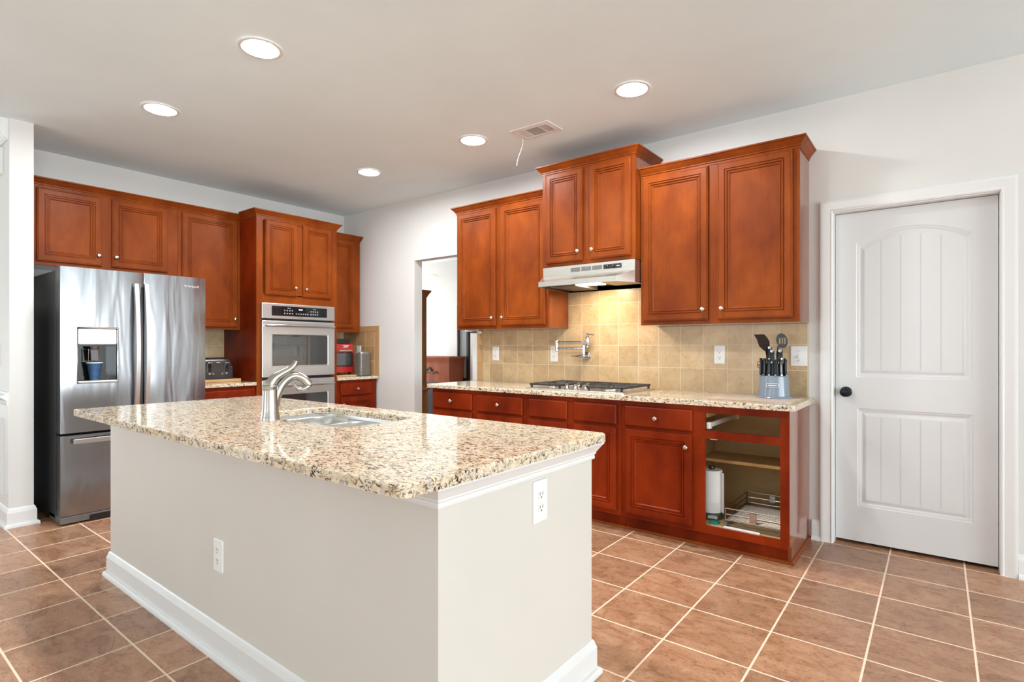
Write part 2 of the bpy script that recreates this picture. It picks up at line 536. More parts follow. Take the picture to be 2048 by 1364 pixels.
# arched plaster surround on the far wall of the hall
bm = B_()
cx, cz, rad = -2.09, 2.56 - 1.86, 1.86
arc = [(cx + rad * math.sin(R(t)), cz + rad * math.cos(R(t))) for t in range(-46, 47, 2)]
x0, x1 = arc[0][0], arc[-1][0]
for (xa, za), (xb, zb) in zip(arc, arc[1:]):
    loft(bm, [[Vector((xa, 3.18, za)), Vector((xb, 3.18, zb)), Vector((xb, 3.18, CH)), Vector((xa, 3.18, CH))],
              [Vector((xa, 3.3, za)), Vector((xb, 3.3, zb)), Vector((xb, 3.3, CH)), Vector((xa, 3.3, CH))]])
wbox(bm, -3.5, x0, 3.18, 3.3, 0, CH); wbox(bm, x1, 2.9, 3.18, 3.3, 0, CH)
struct('wall_arch', bm, 'wall', angle=20)
# unseen walls added behind the door to stop light leaking in
bm = B_(); wbox(bm, 4.9, 6.0, 0.45, 0.5, 0, CH); wbox(bm, 4.9, 5.0, T, 0.45, 0, CH); wbox(bm, 5.9, 6.0, T, 0.45, 0, CH)
struct('wall_closet', bm, 'wall')
# window frames (behind the camera, mirrored in the steel)
k = 0
for y0, y1 in SW:
    k += 1; bm = B_()
    for a0, a1, z0, z1 in ((y0, y0 + .06, .35, 2.35), (y1 - .06, y1, .35, 2.35), (y0, y1, .35, .41), (y0, y1, 2.29, 2.35), ((y0 + y1) / 2 - .03, (y0 + y1) / 2 + .03, .35, 2.35), (y0, y1, 1.33, 1.37)):
        wbox(bm, 13.95, 14.05, a0, a1, z0, z1)
    struct('window_%d' % k, bm, 'trim')
for x0, x1 in ((1.0, 3.2), (4.5, 6.7)):
    k += 1; bm = B_()
    for a0, a1, z0, z1 in ((x0, x0 + .06, .35, 2.35), (x1 - .06, x1, .35, 2.35), (x0, x1, .35, .41), (x0, x1, 2.29, 2.35), ((x0 + x1) / 2 - .03, (x0 + x1) / 2 + .03, .35, 2.35), (x0, x1, 1.33, 1.37)):
        wbox(bm, a0, a1, -8.05, -7.95, z0, z1)
    struct('window_%d' % k, bm, 'trim')

BASE = [(0, 0), (0.030, 0), (0.030, 0.012), (0.024, 0.022), (0.015, 0.026), (0.015, 0.098), (0.011, 0.108), (0.007, 0.122), (0.002, 0.128), (0, 0.128)]
# baseboards: right wall between counter and door, right of door, and around the wall stub
bm = B_(); mold(bm, WLD, [(4.905, 0), (4.952, 0)], BASE); struct('baseboard_right_1', bm, 'trim')
bm = B_(); mold(bm, WLD, [(5.866, 0), (14.0, 0)], BASE); struct('baseboard_right_2', bm, 'trim')
bm = B_(); mold(bm, WLD, [(0.89, 0), (1.22, 0)], BASE); struct('baseboard_right_3', bm, 'trim')
bm = B_(); mold(bm, WLD, [(0.45, -2.925), (0.625, -2.925), (0.625, -3.05), (-3.5, -3.05)][::-1], BASE); struct('baseboard_left', bm, 'trim')
# chair rail, wainscot frame and crown on the face of the stub that looks into the dining room
RAIL = [(0, 0.815), (0.012, 0.815), (0.016, 0.835), (0.012, 0.842), (0.022, 0.855), (0.040, 0.870), (0.040, 0.884), (0.014, 0.892), (0.012, 0.905), (0, 0.905)]
bm = B_(); mold(bm, WLD, [(-3.4, -3.05), (0.625, -3.05)], RAIL); struct('trim_1', bm, 'trim')
bm = B_(); wbox(bm, -3.4, 0.623, -3.0535, -3.05, 0.128, 0.815); struct('trim_2', bm, 'trim')
FR = [(0, 0), (0.0, 0.014), (0.012, 0.022), (0.026, 0.014), (0.03, 0)]
FA = Fr((0, -3.0535, 0), (1, 0, 0), (0, 0, 1), (0, -1, 0))
bm = B_(); mold(bm, FA, [(-1.0, 0.20), (-1.0, 0.72), (0.49, 0.72), (0.49, 0.20)], FR, closed=True); struct('trim_3', bm, 'trim')
CRN = [(0, 2.60), (0.010, 2.60), (0.014, 2.618), (0.030, 2.630), (0.055, 2.665), (0.070, 2.700), (0.088, 2.712), (0.095, 2.74), (0, 2.74)]
bm = B_(); mold(bm, WLD, [(-3.4, -3.05), (0.60, -3.05)], CRN); struct('trim_4', bm, 'trim')
# door casing
CAS = [(0, 0), (0, 0.012), (0.008, 0.016), (0.016, 0.013), (0.030, 0.016), (0.050, 0.020), (0.058, 0.022), (0.068, 0.020), (0.068, 0)]
bm = B_(); mold(bm, WR, [(5.022, 0), (5.022, 2.042), (5.797, 2.042), (5.797, 0)][::-1], CAS); struct('trim_5', bm, 'trim')

# door_1: two raised panels of vee-grooved boards, the upper one arched
dr = bpy.data.objects.new('door_1', None); COL.objects.link(dr); dr['base'] = (5.41, 0.02, 0); dr.location = (5.41, 0.02, 0); dr['kind'] = 'structure'
bm = B_()
for a0, a1, b0, b1 in ((5.006, 5.024, 0, 2.054), (5.795, 5.813, 0, 2.054), (5.006, 5.813, 2.036, 2.054)): box(bm, WR, a0, a1, b0, b1, -0.104, -0.001)
struct('door_jamb', bm, 'trim', dr)
DF = Fr((0, 0.058, 0), (1, 0, 0), (0, 0, 1), (0, -1, 0))
EX = lambda x: 5.535 + (x - 5.535) * 1.0097
EZ = lambda z: 1.215 + (z - 1.215) * 1.0097
bm = B_()
X0, X1, Z0, Z1 = 5.027, 5.792, 0.020, 2.033


def arch_loop(a0, a1, b0, b1, rise, i, n=14):
    """panel outline with an arched head; i is the inset"""
    a0, a1, b0 = a0 + i, a1 - i, b0 + i
    w = a1 - a0; pts = [(a0, b0), (a1, b0)]
    for k in range(n + 1):
        t = k / n; a = a1 - w * t
        s = 2 * t - 1
        pts.append((a, b1 - i + (rise * (1 - s * s) if rise else 0)))
    return pts


panels = [(EX(a), EX(b), EZ(c), EZ(d), r) for a, b, c, d, r in ((5.140, 5.684, 1.025, 1.838, 0.075), (5.147, 5.687, 0.245, 0.838, 0.0))]
PROF = [(0, 0.0), (0.004, -0.003), (0.012, -0.004), (0.020, -0.009), (0.028, -0.009), (0.040, -0.003), (0.046, -0.002)]
outer = [bm.verts.new(DF(a, b, 0)) for a, b in rect2(X0, X1, Z0, Z1)]
backv = [bm.verts.new(DF(a, b, -0.034)) for a, b in rect2(X0, X1, Z0, Z1)]
for i in range(4): bm.faces.new((outer[i], outer[(i + 1) % 4], backv[(i + 1) % 4], backv[i]))
bm.faces.new(backv)
edges = [bm.edges.get((outer[i], outer[(i + 1) % 4])) for i in range(4)]
for p in panels:
    L = loft(bm, [[DF(a, b, c) for a, b in arch_loop(*p, i)] for i, c in PROF], False, True)
    edges += [bm.edges.get((L[0][i], L[0][(i + 1) % len(L[0])])) for i in range(len(L[0]))]
bmesh.ops.triangle_fill(bm, edges=edges, use_beauty=True)
struct('door_slab', bm, 'door', dr, 25)
bm = B_()
for p in panels:
    for gx in map(EX, (5.268, 5.362, 5.456, 5.548)):
        t = (p[1] - gx) / (p[1] - p[0]); s = 2 * t - 1
        top = p[3] - 0.05 + p[4] * (1 - s * s)
        loft(bm, [[DF(gx - .005, p[2] + .05, -.0021), DF(gx, p[2] + .05, -.0012), DF(gx + .005, p[2] + .05, -.0021)],
                  [DF(gx - .005, top, -.0021), DF(gx, top, -.0012), DF(gx + .005, top, -.0021)]])
        loft(bm, [[DF(gx - .0012, p[2] + .05, -.0018), DF(gx, p[2] + .05, -.0005), DF(gx + .0012, p[2] + .05, -.0018)],
                  [DF(gx - .0012, top, -.0018), DF(gx, top, -.0005), DF(gx + .0012, top, -.0018)]])
g = struct('board_joint', bm, mat('joint_white', (0.62, 0.62, 0.62), 0.4), dr)
bm = B_(); lathe(bm, DF, EX(5.088), EZ(0.935), [(0.032, 0), (0.032, 0.006), (0.028, 0.010), (0.012, 0.012), (0.011, 0.030), (0.020, 0.036), (0.028, 0.046), (0.0285, 0.056), (0.024, 0.064), (0.012, 0.068), (0.0, 0.068)], 28)
struct('door_knob', bm, 'bronze', dr)

# ================================================================== CABINETS
DOOR = [(0, 0.001), (0, 0.013), (0.002, 0.017), (0.006, 0.0185), (0.009, 0.0175), (0.011, 0.0205), (0.043, 0.0205), (0.046, 0.0145), (0.050, 0.0145), (0.0525, 0.0195), (0.0575, 0.0195), (0.061, 0.0115), (0.065, 0.0115), (0.0675, 0.0150), (0.072, 0.0150), (0.078, 0.0075)]
DRAW = [(0, 0.001), (0, 0.012), (0.005, 0.018), (0.009, 0.020)]
CROWN = [(0, 0), (0.004, 0), (0.004, 0.010), (0.010, 0.014), (0.010, 0.020), (0.022, 0.034), (0.032, 0.046), (0.036, 0.052), (0.042, 0.055), (0.042, 0.064), (0, 0.064)]


def knob(F, a, b, c, parent):
    bm = B_()
    lathe(bm, F, a, b, [(0.008, c), (0.0055, c + .004), (0.005, c + .012), (0.010, c + .016), (0.0135, c + .020), (0.014, c + .024), (0.011, c + .028), (0.004, c + .030), (0.0, c + .030)], 16)
    return obj('knob', bm, 'knob', parent)


def cab_door(F, a0, a1, b0, b1, c, parent, m, kn=None, prof=DOOR, name='door'):
    bm = B_()
    stack(bm, F, lambda i: rect2(a0 + i, a1 - i, b0 + i, b1 - i), [(i, c + h) for i, h in prof])
    d = obj(name, bm, m, parent, 20)
    if kn: knob(F, kn[0], kn[1], c + 0.0185, d)
    return d


def upper(label, F, a0, a1, b0, b1, c1, doors, crown_ends, parent_loc, m='cherry', group=None, seam=None):
    """wall cabinet: carcass, face frame, doors with knobs, crown"""
    t = thing('upper_cabinet', label, 'cabinet', parent_loc, group)
    bm = B_(); box(bm, F, a0, a1, b0, b1, 0.002, c1 - 0.018); obj('carcass', bm, 'cherry_side', t)
    # face frame built as stiles and rails
    bm = B_()
    edges = [a0] + [x for d in doors for x in d[:2]] + [a1]
    for s0, s1 in zip(edges[0::2], edges[1::2]):
        box(bm, F, s0, s1, b0, b1, c1 - 0.018, c1)
    for d in doors:
        box(bm, F, d[0], d[1], b0, d[2] + 0.012, c1 - 0.018, c1)
        box(bm, F, d[0], d[1], d[3] - 0.012, b1, c1 - 0.018, c1)
    obj('face_frame', bm, m, t)
    for d in doors:
        cab_door(F, d[0], d[1], d[2], d[3], c1, t, m, (d[4], d[5]))
    bm = B_()
    path = [(a0, c1), (a1, c1)]
    if crown_ends[0]: path = [(a0, crown_ends[0])] + path
    if crown_ends[1]: path = path + [(a1, crown_ends[1])]
    # path runs in (along wall, out of wall); room side lies to the right of travel when walked from high to low
    G = Fr(F.o, F.u, F.n, F.v)
    mold(bm, G, path[::-1], [(o, b1 - 0.006 + h) for o, h in CROWN])
    box(bm, F, a0, a1, b1, b1 + 0.055, 0.004, c1 - 0.002)
    obj('crown_molding', bm, m, t)
    return t


GU = 'cherry wall cabinets over the cooktop run'
upper('dark cherry two-door wall cabinet left of the range hood', WR, 2.115, 3.103, 1.36, 2.392, 0.30,
      [(2.135, 2.574, 1.385, 2.383, 2.543, 1.455), (2.626, 3.080, 1.385, 2.383, 2.656, 1.455)], (0.004, 0), (2.6, -0.15, 1.36), group=GU)
upper('shorter, higher dark cherry wall cabinet mounted over the range hood', WR, 3.106, 3.883, 1.82, 2.538, 0.382,
      [(3.142, 3.467, 1.845, 2.53, 3.437, 1.915), (3.528, 3.853, 1.845, 2.53, 3.556, 1.915)], (0.004, 0.004), (3.5, -0.19, 1.82), group=GU)
upper('dark cherry two-door wall cabinet between range hood and white door', WR, 3.886, 4.888, 1.36, 2.392, 0.30,
      [(3.907, 4.357, 1.385, 2.383, 4.327, 1.455), (4.417, 4.854, 1.385, 2.383, 4.446, 1.455)], (0, 0.004), (4.4, -0.15, 1.36), group=GU)
GB = 'cherry wall cabinets on the refrigerator wall'
upper('low cherry wall cabinet with two square doors above the refrigerator', WL, -2.92, -1.912, 1.812, 2.392, 0.33,
      [(-2.854, -2.458, 1.840, 2.376, -2.482, 1.92), (-2.393, -1.995, 1.840, 2.384, -2.368, 1.92)], (0, 0), (0.16, -2.43, 1.81), group=GB)
upper('tall single-door cherry wall cabinet between refrigerator and oven tower', WL, -1.909, -1.374, 1.367, 2.392, 0.33,
      [(-1.880, -1.408, 1.390, 2.386, -1.435, 1.465)], (0, 0), (0.16, -1.65, 1.367), group=GB)
upper('narrow cherry wall cabinet in the corner, right of the oven tower', WL, -0.527, -0.018, 1.367, 2.395, 0.325,
      [(-0.500, -0.106, 1.415, 2.386, -0.47, 1.48)], (0, 0.004), (0.16, -0.27, 1.367), group=GB)

# oven tower
t = thing('oven_cabinet', 'tall cherry cabinet tower that holds the steel double wall oven', 'cabinet', (0.31, -0.95, 0))
m = 'cherry'
bm = B_(); box(bm, WL, -1.372, -1.354, 0.0, 2.40, 0.002, 0.612); obj('side_panel', bm, 'cherry_base', t)
bm = B_(); box(bm, WL, -0.548, -0.530, 0.0, 2.40, 0.002, 0.612); obj('side_panel', bm, m, t)
bm = B_(); box(bm, WL, -1.354, -0.548, 1.625, 2.40, 0.002, 0.612); obj('carcass', bm, m, t)
bm = B_(); box(bm, WL, -1.354, -0.548, 0.09, 0.29, 0.002, 0.612); obj('drawer_box', bm, m, t)
bm = B_()
box(bm, WL, -1.372, -1.315, 0.09, 2.40, 0.612, 0.63); box(bm, WL, -0.588, -0.530, 0.09, 2.40, 0.612, 0.63)
box(bm, WL, -1.315, -0.588, 1.612, 1.70, 0.612, 0.63); box(bm, WL, -1.315, -0.588, 2.375, 2.40, 0.612, 0.63)
box(bm, WL, -0.98, -0.91, 1.69, 2.38, 0.612, 0.63); box(bm, WL, -1.315, -0.588, 0.09, 0.29, 0.612, 0.63)
obj('face_frame', bm, m, t)
cab_door(WL, -1.295, -0.977, 1.690, 2.385, 0.63, t, m, (-1.003, 1.772))
cab_door(WL, -0.916, -0.601, 1.690, 2.390, 0.63, t, m, (-0.890, 1.768))
bm = B_()
G = Fr(WL.o, WL.u, WL.n, WL.v)
mold(bm, G, [(-1.372, 0.377), (-1.372, 0.63), (-0.530, 0.63), (-0.530, 0.372)][::-1], [(o, 2.40 + h) for o, h in CROWN])
box(bm, WL, -1.372, -0.53, 2.40, 2.455, 0.004, 0.628)
obj('crown_molding', bm, m, t)
cab_door(WL, -1.295, -0.601, 0.11, 0.27, 0.63, t, m, None, DRAW, 'drawer')
bm = B_(); box(bm, WL, -1.354, -0.548, 0.0, 0.09, 0.54, 0.56); obj('toe_kick', bm, 'cherry_base', t)


def base_cab(label, F, a0, a1, loc, bays, depth=0.60, m='cherry_base', group=None, end=None, top=0.861):
    """base cabinet; bays (a0, a1, drawer knob?, door knob side or None)"""
    t = thing('base_cabinet', label, 'cabinet', loc, group)
    bm = B_(); box(bm, F, a0, a1, 0.10, top, 0.002, depth - 0.018); obj('carcass', bm, m, t)
    bm = B_()
    edges = [a0] + [x for b in bays for x in (b[0] + .01, b[1] - .01)] + [a1]
    for s0, s1 in zip(edges[0::2], edges[1::2]): box(bm, F, s0, s1, 0.10, top, depth - 0.018, depth)
    for b in bays:
        for z0, z1 in ((0.10, 0.14), (0.665, 0.71), (0.82, top)): box(bm, F, b[0] + .01, b[1] - .01, z0, z1, depth - 0.018, depth)
    obj('face_frame', bm, m, t)
    for b in bays:
        mid = (b[0] + b[1]) / 2
        cab_door(F, b[0], b[1], 0.697, 0.829, depth, t, m, (mid, 0.763) if b[2] else None, DRAW, 'drawer')
        if b[3] is not None:
            cab_door(F, b[0], b[1], 0.127, 0.677, depth, t, m, (b[3], 0.605) if b[3] else None)
    bm = B_(); box(bm, F, a0, a1, 0.0, 0.10, 0.40, depth - 0.065)
    obj('toe_kick', bm, m, t)
    bm = B_()
    G = Fr(F.o, F.u, F.n, F.v)
    mold(bm, G, [(a0, depth - 0.065), (a1, depth - 0.065)][::-1], [(0, 0), (0.014, 0), (0.013, 0.008), (0.008, 0.014), (0, 0.018)])
    obj('shoe_molding', bm, 'cherry', t)
    return t


GC = 'cherry base cabinets along the cooktop wall'
base_cab('cherry base cabinet at the far end of the cooktop counter, beside the passage', WR, 2.114, 3.108, (2.6, -0.3, 0),
         [(2.134, 2.575, True, 2.548), (2.628, 3.082, True, 2.655)], group=GC)
base_cab('cherry base cabinet with plain false drawer fronts under the cooktop', WR, 3.110, 3.884, (3.5, -0.3, 0),
         [(3.139, 3.471, False, 3.445), (3.526, 3.854, False, 3.552)], group=GC)

# base cabinet with the open bay
t = thing('base_cabinet', 'cherry base cabinet with an open bay missing its door and drawer', 'cabinet', (4.39, -0.3, 0), GC)
m = 'cherry_base'; F = WR; dp = 0.60
bm = B_(); box(bm, F, 3.886, 4.295, 0.10, 0.861, 0.002, 0.582); obj('carcass', bm, m, t)
# the open half: thin panels lined with pale plywood
bm = B_()
box(bm, F, 4.296, 4.304, 0.125, 0.86, 0.012, 0.582)
box(bm, F, 4.864, 4.872, 0.125, 0.86, 0.012, 0.582)
box(bm, F, 4.296, 4.872, 0.125, 0.86, 0.004, 0.012)
box(bm, F, 4.296, 4.872, 0.125, 0.143, 0.012, 0.582)
obj('interior_lining', bm, 'interior', t)['label'] = 'pale plywood lining of the open bay'
bm = B_(); SF = Fr((0, 0, 0), (0, -1, 0), (0, 0, 1), (1, 0, 0)); poly(bm, SF, [(0.002, 0), (0.536, 0), (0.536, 0.10), (0.582, 0.10), (0.582, 0.861), (0.002, 0.861)], 4.872, 4.891)
obj('side_panel', bm, 'cherry_side', t)
bm = B_()
for a0, a1, b0, b1 in ((3.886, 3.925, .10, .861), (4.348, 4.432, .10, .861), (4.846, 4.891, .10, .861),
                       (3.925, 4.348, .10, .14), (3.925, 4.348, .665, .71), (3.925, 4.348, .82, .861),
                       (4.432, 4.846, .10, .144), (4.432, 4.846, .665, .712), (4.432, 4.846, .817, .861)):
    box(bm, F, a0, a1, b0, b1, 0.582, 0.60)
obj('face_frame', bm, m, t)
cab_door(F, 3.915, 4.358, 0.697, 0.829, dp, t, m, (4.131, 0.760), DRAW, 'drawer')
cab_door(F, 3.915, 4.358, 0.127, 0.677, dp, t, m, (4.326, 0.602))
bm = B_(); box(bm, F, 4.306, 4.862, 0.470, 0.488, 0.014, 0.295); s = obj('shelf', bm, 'interior', t)
bm = B_(); box(bm, F, 4.306, 4.862, 0.470, 0.488, 0.295, 0.299); obj('shelf_edge', bm, 'raw_wood', s)
bm = B_(); box(bm, F, 3.886, 4.8715, 0.0, 0.10, 0.40, 0.535); obj('toe_kick', bm, m, t)
bm = B_(); G = Fr(F.o, F.u, F.n, F.v)
mold(bm, G, [(3.886, 0.535), (4.892, 0.535), (4.892, 0.002)][::-1], [(0, 0), (0.014, 0), (0.013, 0.008), (0.008, 0.014), (0, 0.018)]); obj('shoe_molding', bm, 'cherry', t)
# white drawer slide with its rear bracket, and the small plastic guides left in the bay
bm = B_(); box(bm, F, 4.436, 4.452, 0.726, 0.754, 0.03, 0.57, 0.002); box(bm, F, 4.434, 4.458, 0.718, 0.758, 0.545, 0.578, 0.004)
obj('drawer_slide', bm, 'white', t)
bm = B_(); box(bm, F, 4.430, 4.475, 0.722, 0.760, 0.0125, 0.035, 0.004); obj('slide_bracket', bm, 'almond', t)
bm = B_(); box(bm, F, 4.400, 4.412, 0.775, 0.815, 0.03, 0.50); obj('side_cleat', bm, 'interior', t)
bm = B_(); lathe(bm, Fr((4.8635, 0, 0), (0, 1, 0), (0, 0, 1), (-1, 0, 0)), -0.5, 0.745, [(0.016, 0), (0.016, 0.01), (0.010, 0.014), (0, 0.014)], 16); obj('drawer_roller', bm, 'almond', t)
bm = B_(); box(bm, F, 4.455, 4.492, 0.655, 0.664, 0.54, 0.575, 0.002); obj('door_bumper', bm, 'white', t)

# base cabinets on the back wall
GD = 'cherry base cabinets on the refrigerator wall'
base_cab('cherry base cabinet under the toaster, between refrigerator and oven tower', WL, -1.885, -1.375, (0.3, -1.6, 0),
         [(-1.868, -1.398, False, -1.43)], depth=0.615, group=GD, top=0.858)
base_cab('narrow cherry base cabinet in the corner below the red countertop oven', WL, -0.526, -0.016, (0.3, -0.27, 0),
         [(-0.482, -0.081, True, -0.455)], depth=0.615, group=GD, top=0.858)

# ================================================================== COUNTERTOPS + BACKSPLASH
def rect_fn(x0, x1, y0, y1, r=0.012): return lambda i: rr2(x0 + i, x1 - i, y0 + i, y1 - i, max(r - i, 1e-4), 4)


bm = B_(); slab(bm, rect_fn(2.083, 4.926, -0.645, -0.0085, 0.02), [], 0.8625, 0.893, 0.005)
single('granite_countertop', bm, 'granite', 'long speckled granite countertop that carries the gas cooktop', 'countertop', angle=10)
bm = B_(); slab(bm, rect_fn(0.009, 0.645, -1.885, -1.376, 0.006), [], 0.8595, 0.888, 0.004)
single('granite_countertop', bm, 'granite', 'short granite countertop under the toaster, beside the refrigerator', 'countertop')
bm = B_(); slab(bm, rect_fn(0.009, 0.652, -0.526, -0.0085, 0.006), [], 0.8595, 0.888, 0.004)
single('granite_countertop', bm, 'granite', 'short granite countertop in the corner under the red oven', 'countertop')

bm = B_()
box(bm, WR, 2.168, 3.1045, 0.893, 1.358, 0.0005, 0.008); box(bm, WR, 3.1045, 3.8845, 0.893, 1.656, 0.0005, 0.008); box(bm, WR, 3.8845, 4.885, 0.893, 1.358, 0.0005, 0.008)
t = thing('tile_backsplash', 'tan square-tile backsplash behind the gas cooktop', 'backsplash', (0, 0, 0))
obj('tile_field', bm, 'tile_right', t)
bm = B_()
for z0, z1 in ((0.893, 1.0555), (1.0585, 1.2195), (1.2225, 1.358)): box(bm, WR, 2.096, 2.166, z0, z1, 0.0005, 0.009, 0.002)
obj('edge_tile', bm, 'border', t)
t = thing('tile_backsplash', 'small tan tile backsplash on the right-hand wall of the corner', 'backsplash', (0, 0, 0))
bm = B_(); box(bm, WR, 0.012, 0.582, 0.888, 1.374, 0.0005, 0.008); obj('tile_field', bm, 'tile_corner', t)
bm = B_()
poly(bm, WR, [(0.012, 1.377), (0.584, 1.377), (0.652, 1.439), (0.012, 1.439)], 0.0005, 0.009)
for z0, z1 in ((0.888, 1.100), (1.103, 1.372)):
    poly(bm, WR, [(0.585, z0), (0.653, z0), (0.653, z1 if z1 < 1.2 else 1.437), (0.585, z1)], 0.0005, 0.009)
obj('border_tile', bm, 'border', t)
bm = B_(); box(bm, WL, -1.885, -1.374, 0.888, 1.366, 0.0005, 0.008)
single('tile_backsplash', bm, 'tile_back', 'pale tile backsplash on the wall behind the toaster', 'backsplash')
bm = B_(); box(bm, WL, -0.527, -0.0095, 0.888, 1.366, 0.0005, 0.008)
single('tile_backsplash', bm, 'tile_back', 'shaded tile backsplash behind the red countertop oven', 'backsplash')

# ================================================================== ISLAND
IX0, IX1, IY0, IY1 = 2.06, 4.518, -2.895, -2.105
t = thing('kitchen_island', 'cream painted kitchen island with white base and top moulding', 'island', (3.3, -2.5, 0))
bm = B_()
# four walls, so that the sink hangs inside a hollow
wbox(bm, IX0, IX1, IY0, IY0 + 0.1, 0, 0.862); wbox(bm, IX0, IX1, IY1 - 0.02, IY1, 0, 0.862)
wbox(bm, IX0, IX0 + 0.02, IY0 + 0.1, IY1 - 0.02, 0, 0.862); wbox(bm, IX1 - 0.02, IX1, IY0 + 0.1, IY1 - 0.02, 0, 0.862)
obj('island_body', bm, 'island_paint', t)
path = [(IX0, IY1), (IX1, IY1), (IX1, IY0), (IX0, IY0)][::-1]
bm = B_(); mold(bm, WLD, path, BASE, closed=True); obj('baseboard', bm, 'trim', t)
TOPM = [(0, 0.797), (0.007, 0.797), (0.009, 0.803), (0.007, 0.812), (0.012, 0.817), (0.012, 0.822), (0.020, 0.834), (0.030, 0.848), (0.034, 0.852), (0.034, 0.8615), (0, 0.8615)]
bm = B_(); mold(bm, WLD, path, TOPM, closed=True); obj('top_molding', bm, 'trim', t)

SX0, SX1, SY0, SY1 = 2.955, 3.685, -2.600, -2.195
bm = B_()
slab(bm, rect_fn(2.04, 4.568, -3.055, -2.07, 0.03), [lambda i: rr2(SX0 + i, SX1 - i, SY0 + i, SY1 - i, 0.09 - i, 6)], 0.8625, 0.893, 0.005)
single('granite_countertop', bm, 'granite', 'large polished granite island top with a sink cut into it', 'countertop', angle=10)

# sink
t = thing('kitchen_sink', 'undermounted stainless double-bowl sink set in the island', 'sink', (3.32, -2.4, 0.66))
bm = B_()
fo = lambda i: rr2(SX0 - .02 + i, SX1 + .02 - i, SY0 - .02 + i, SY1 + .02 - i, 0.10, 6)
L = stack(bm, WLD, fo, [(0, 0.860), (0, 0.862), (0.014, 0.862), (0.018, 0.846)], False, False)
inner = L[-1]
es = [bm.edges.get((inner[i], inner[(i + 1) % len(inner)])) for i in range(len(inner))]
bowls = [(SX0 + .004, 3.245, SY0 + .004, SY1 - .004), (3.272, SX1 - .004, SY0 + .004, SY1 - .004)]
caps = []
for b in bowls:
    fn = lambda i, b=b: rr2(b[0] + i, b[1] - i, b[2] + i, b[3] - i, 0.085, 6)
    Lb = stack(bm, WLD, fn, [(0, 0.846), (0.004, 0.840), (0.010, 0.80), (0.016, 0.72), (0.026, 0.685), (0.048, 0.672)], False, True)
    es += [bm.edges.get((Lb[0][i], Lb[0][(i + 1) % len(Lb[0])])) for i in range(len(Lb[0]))]
bmesh.ops.triangle_fill(bm, edges=es, use_beauty=True)
obj('sink_basin', bm, 'steel_sink', t)
for b in bowls:
    bm = B_(); lathe(bm, WLD, (b[0] + b[1]) / 2, (b[2] + b[3]) / 2, [(0.045, 0.6725), (0.045, 0.675), (0.036, 0.676), (0.03, 0.674), (0, 0.674)], 24)
    obj('drain', bm, 'chrome', t)

# faucet
fx, fy = 3.222, -2.643
t = thing('kitchen_faucet', 'brushed nickel single-handle faucet with curled lever beside the sink', 'faucet', (fx, fy, 0.893))
dv = Vector((0.32, 0.947, 0))
P = lambda s, z, side=0.0: Vector((fx, fy, 0)) + dv * s + Vector((dv.y, -dv.x, 0)) * side + Vector((0, 0, z))
bm = B_(); lathe(bm, WLD, fx, fy, [(0.041, 0.8935), (0.041, 0.900), (0.039, 0.906), (0.0385, 0.912), (0.036, 0.922), (0.034, 0.945), (0.0325, 0.985), (0.0315, 1.02), (0.0315, 1.032), (0.034, 1.036), (0.034, 1.041), (0.031, 1.045)], 32)
obj('faucet_body', bm, 'nickel', t)
bm = B_()
cp = curve([P(0.0, 1.030), P(0.004, 1.050), P(0.022, 1.075), P(0.052, 1.095), P(0.082, 1.112), P(0.102, 1.133), P(0.108, 1.148)], 5)
nn = len(cp)
rs = [0.031 + (0.018 - 0.031) * min(1, k / nn * 2.2) if k / nn < 0.45 else 0.018 + (0.010 - 0.018) * (k / nn - .45) / .55 for k in range(nn)]
tube(bm, cp, rs, 16, True, 0.85); obj('lever_handle', bm, 'nickel', t)
bm = B_()
cp = curve([P(0.018, 0.955), P(0.028, 1.000), P(0.050, 1.045), P(0.080, 1.074), P(0.110, 1.080), P(0.140, 1.066), P(0.162, 1.040)], 5)
tube(bm, cp, [0.019 + 0.004 * abs(k / len(cp) - 0.5) for k in range(len(cp))], 16, True, 0.9); sp = obj('spout', bm, 'nickel', t)
bm = B_()
cp = curve([P(0.164, 1.044), P(0.148, 1.026), P(0.124, 1.022), P(0.106, 1.034), P(0.098, 1.050)], 4)
tube(bm, cp, [0.018, 0.020, 0.022, 0.022, 0.021, 0.020, 0.019, 0.018, 0.017, 0.016, 0.015, 0.014, 0.012, 0.011, 0.010, 0.009, 0.008][:len(cp)], 14, True, 0.8)
obj('spray_head', bm, 'nickel', t)
bm = B_(); lathe(bm, WLD, fx, fy, [(0.0325, 1.0445), (0.0325, 1.0465), (0.03, 1.047)], 28); obj('trim_ring', bm, 'steel_dark', t)


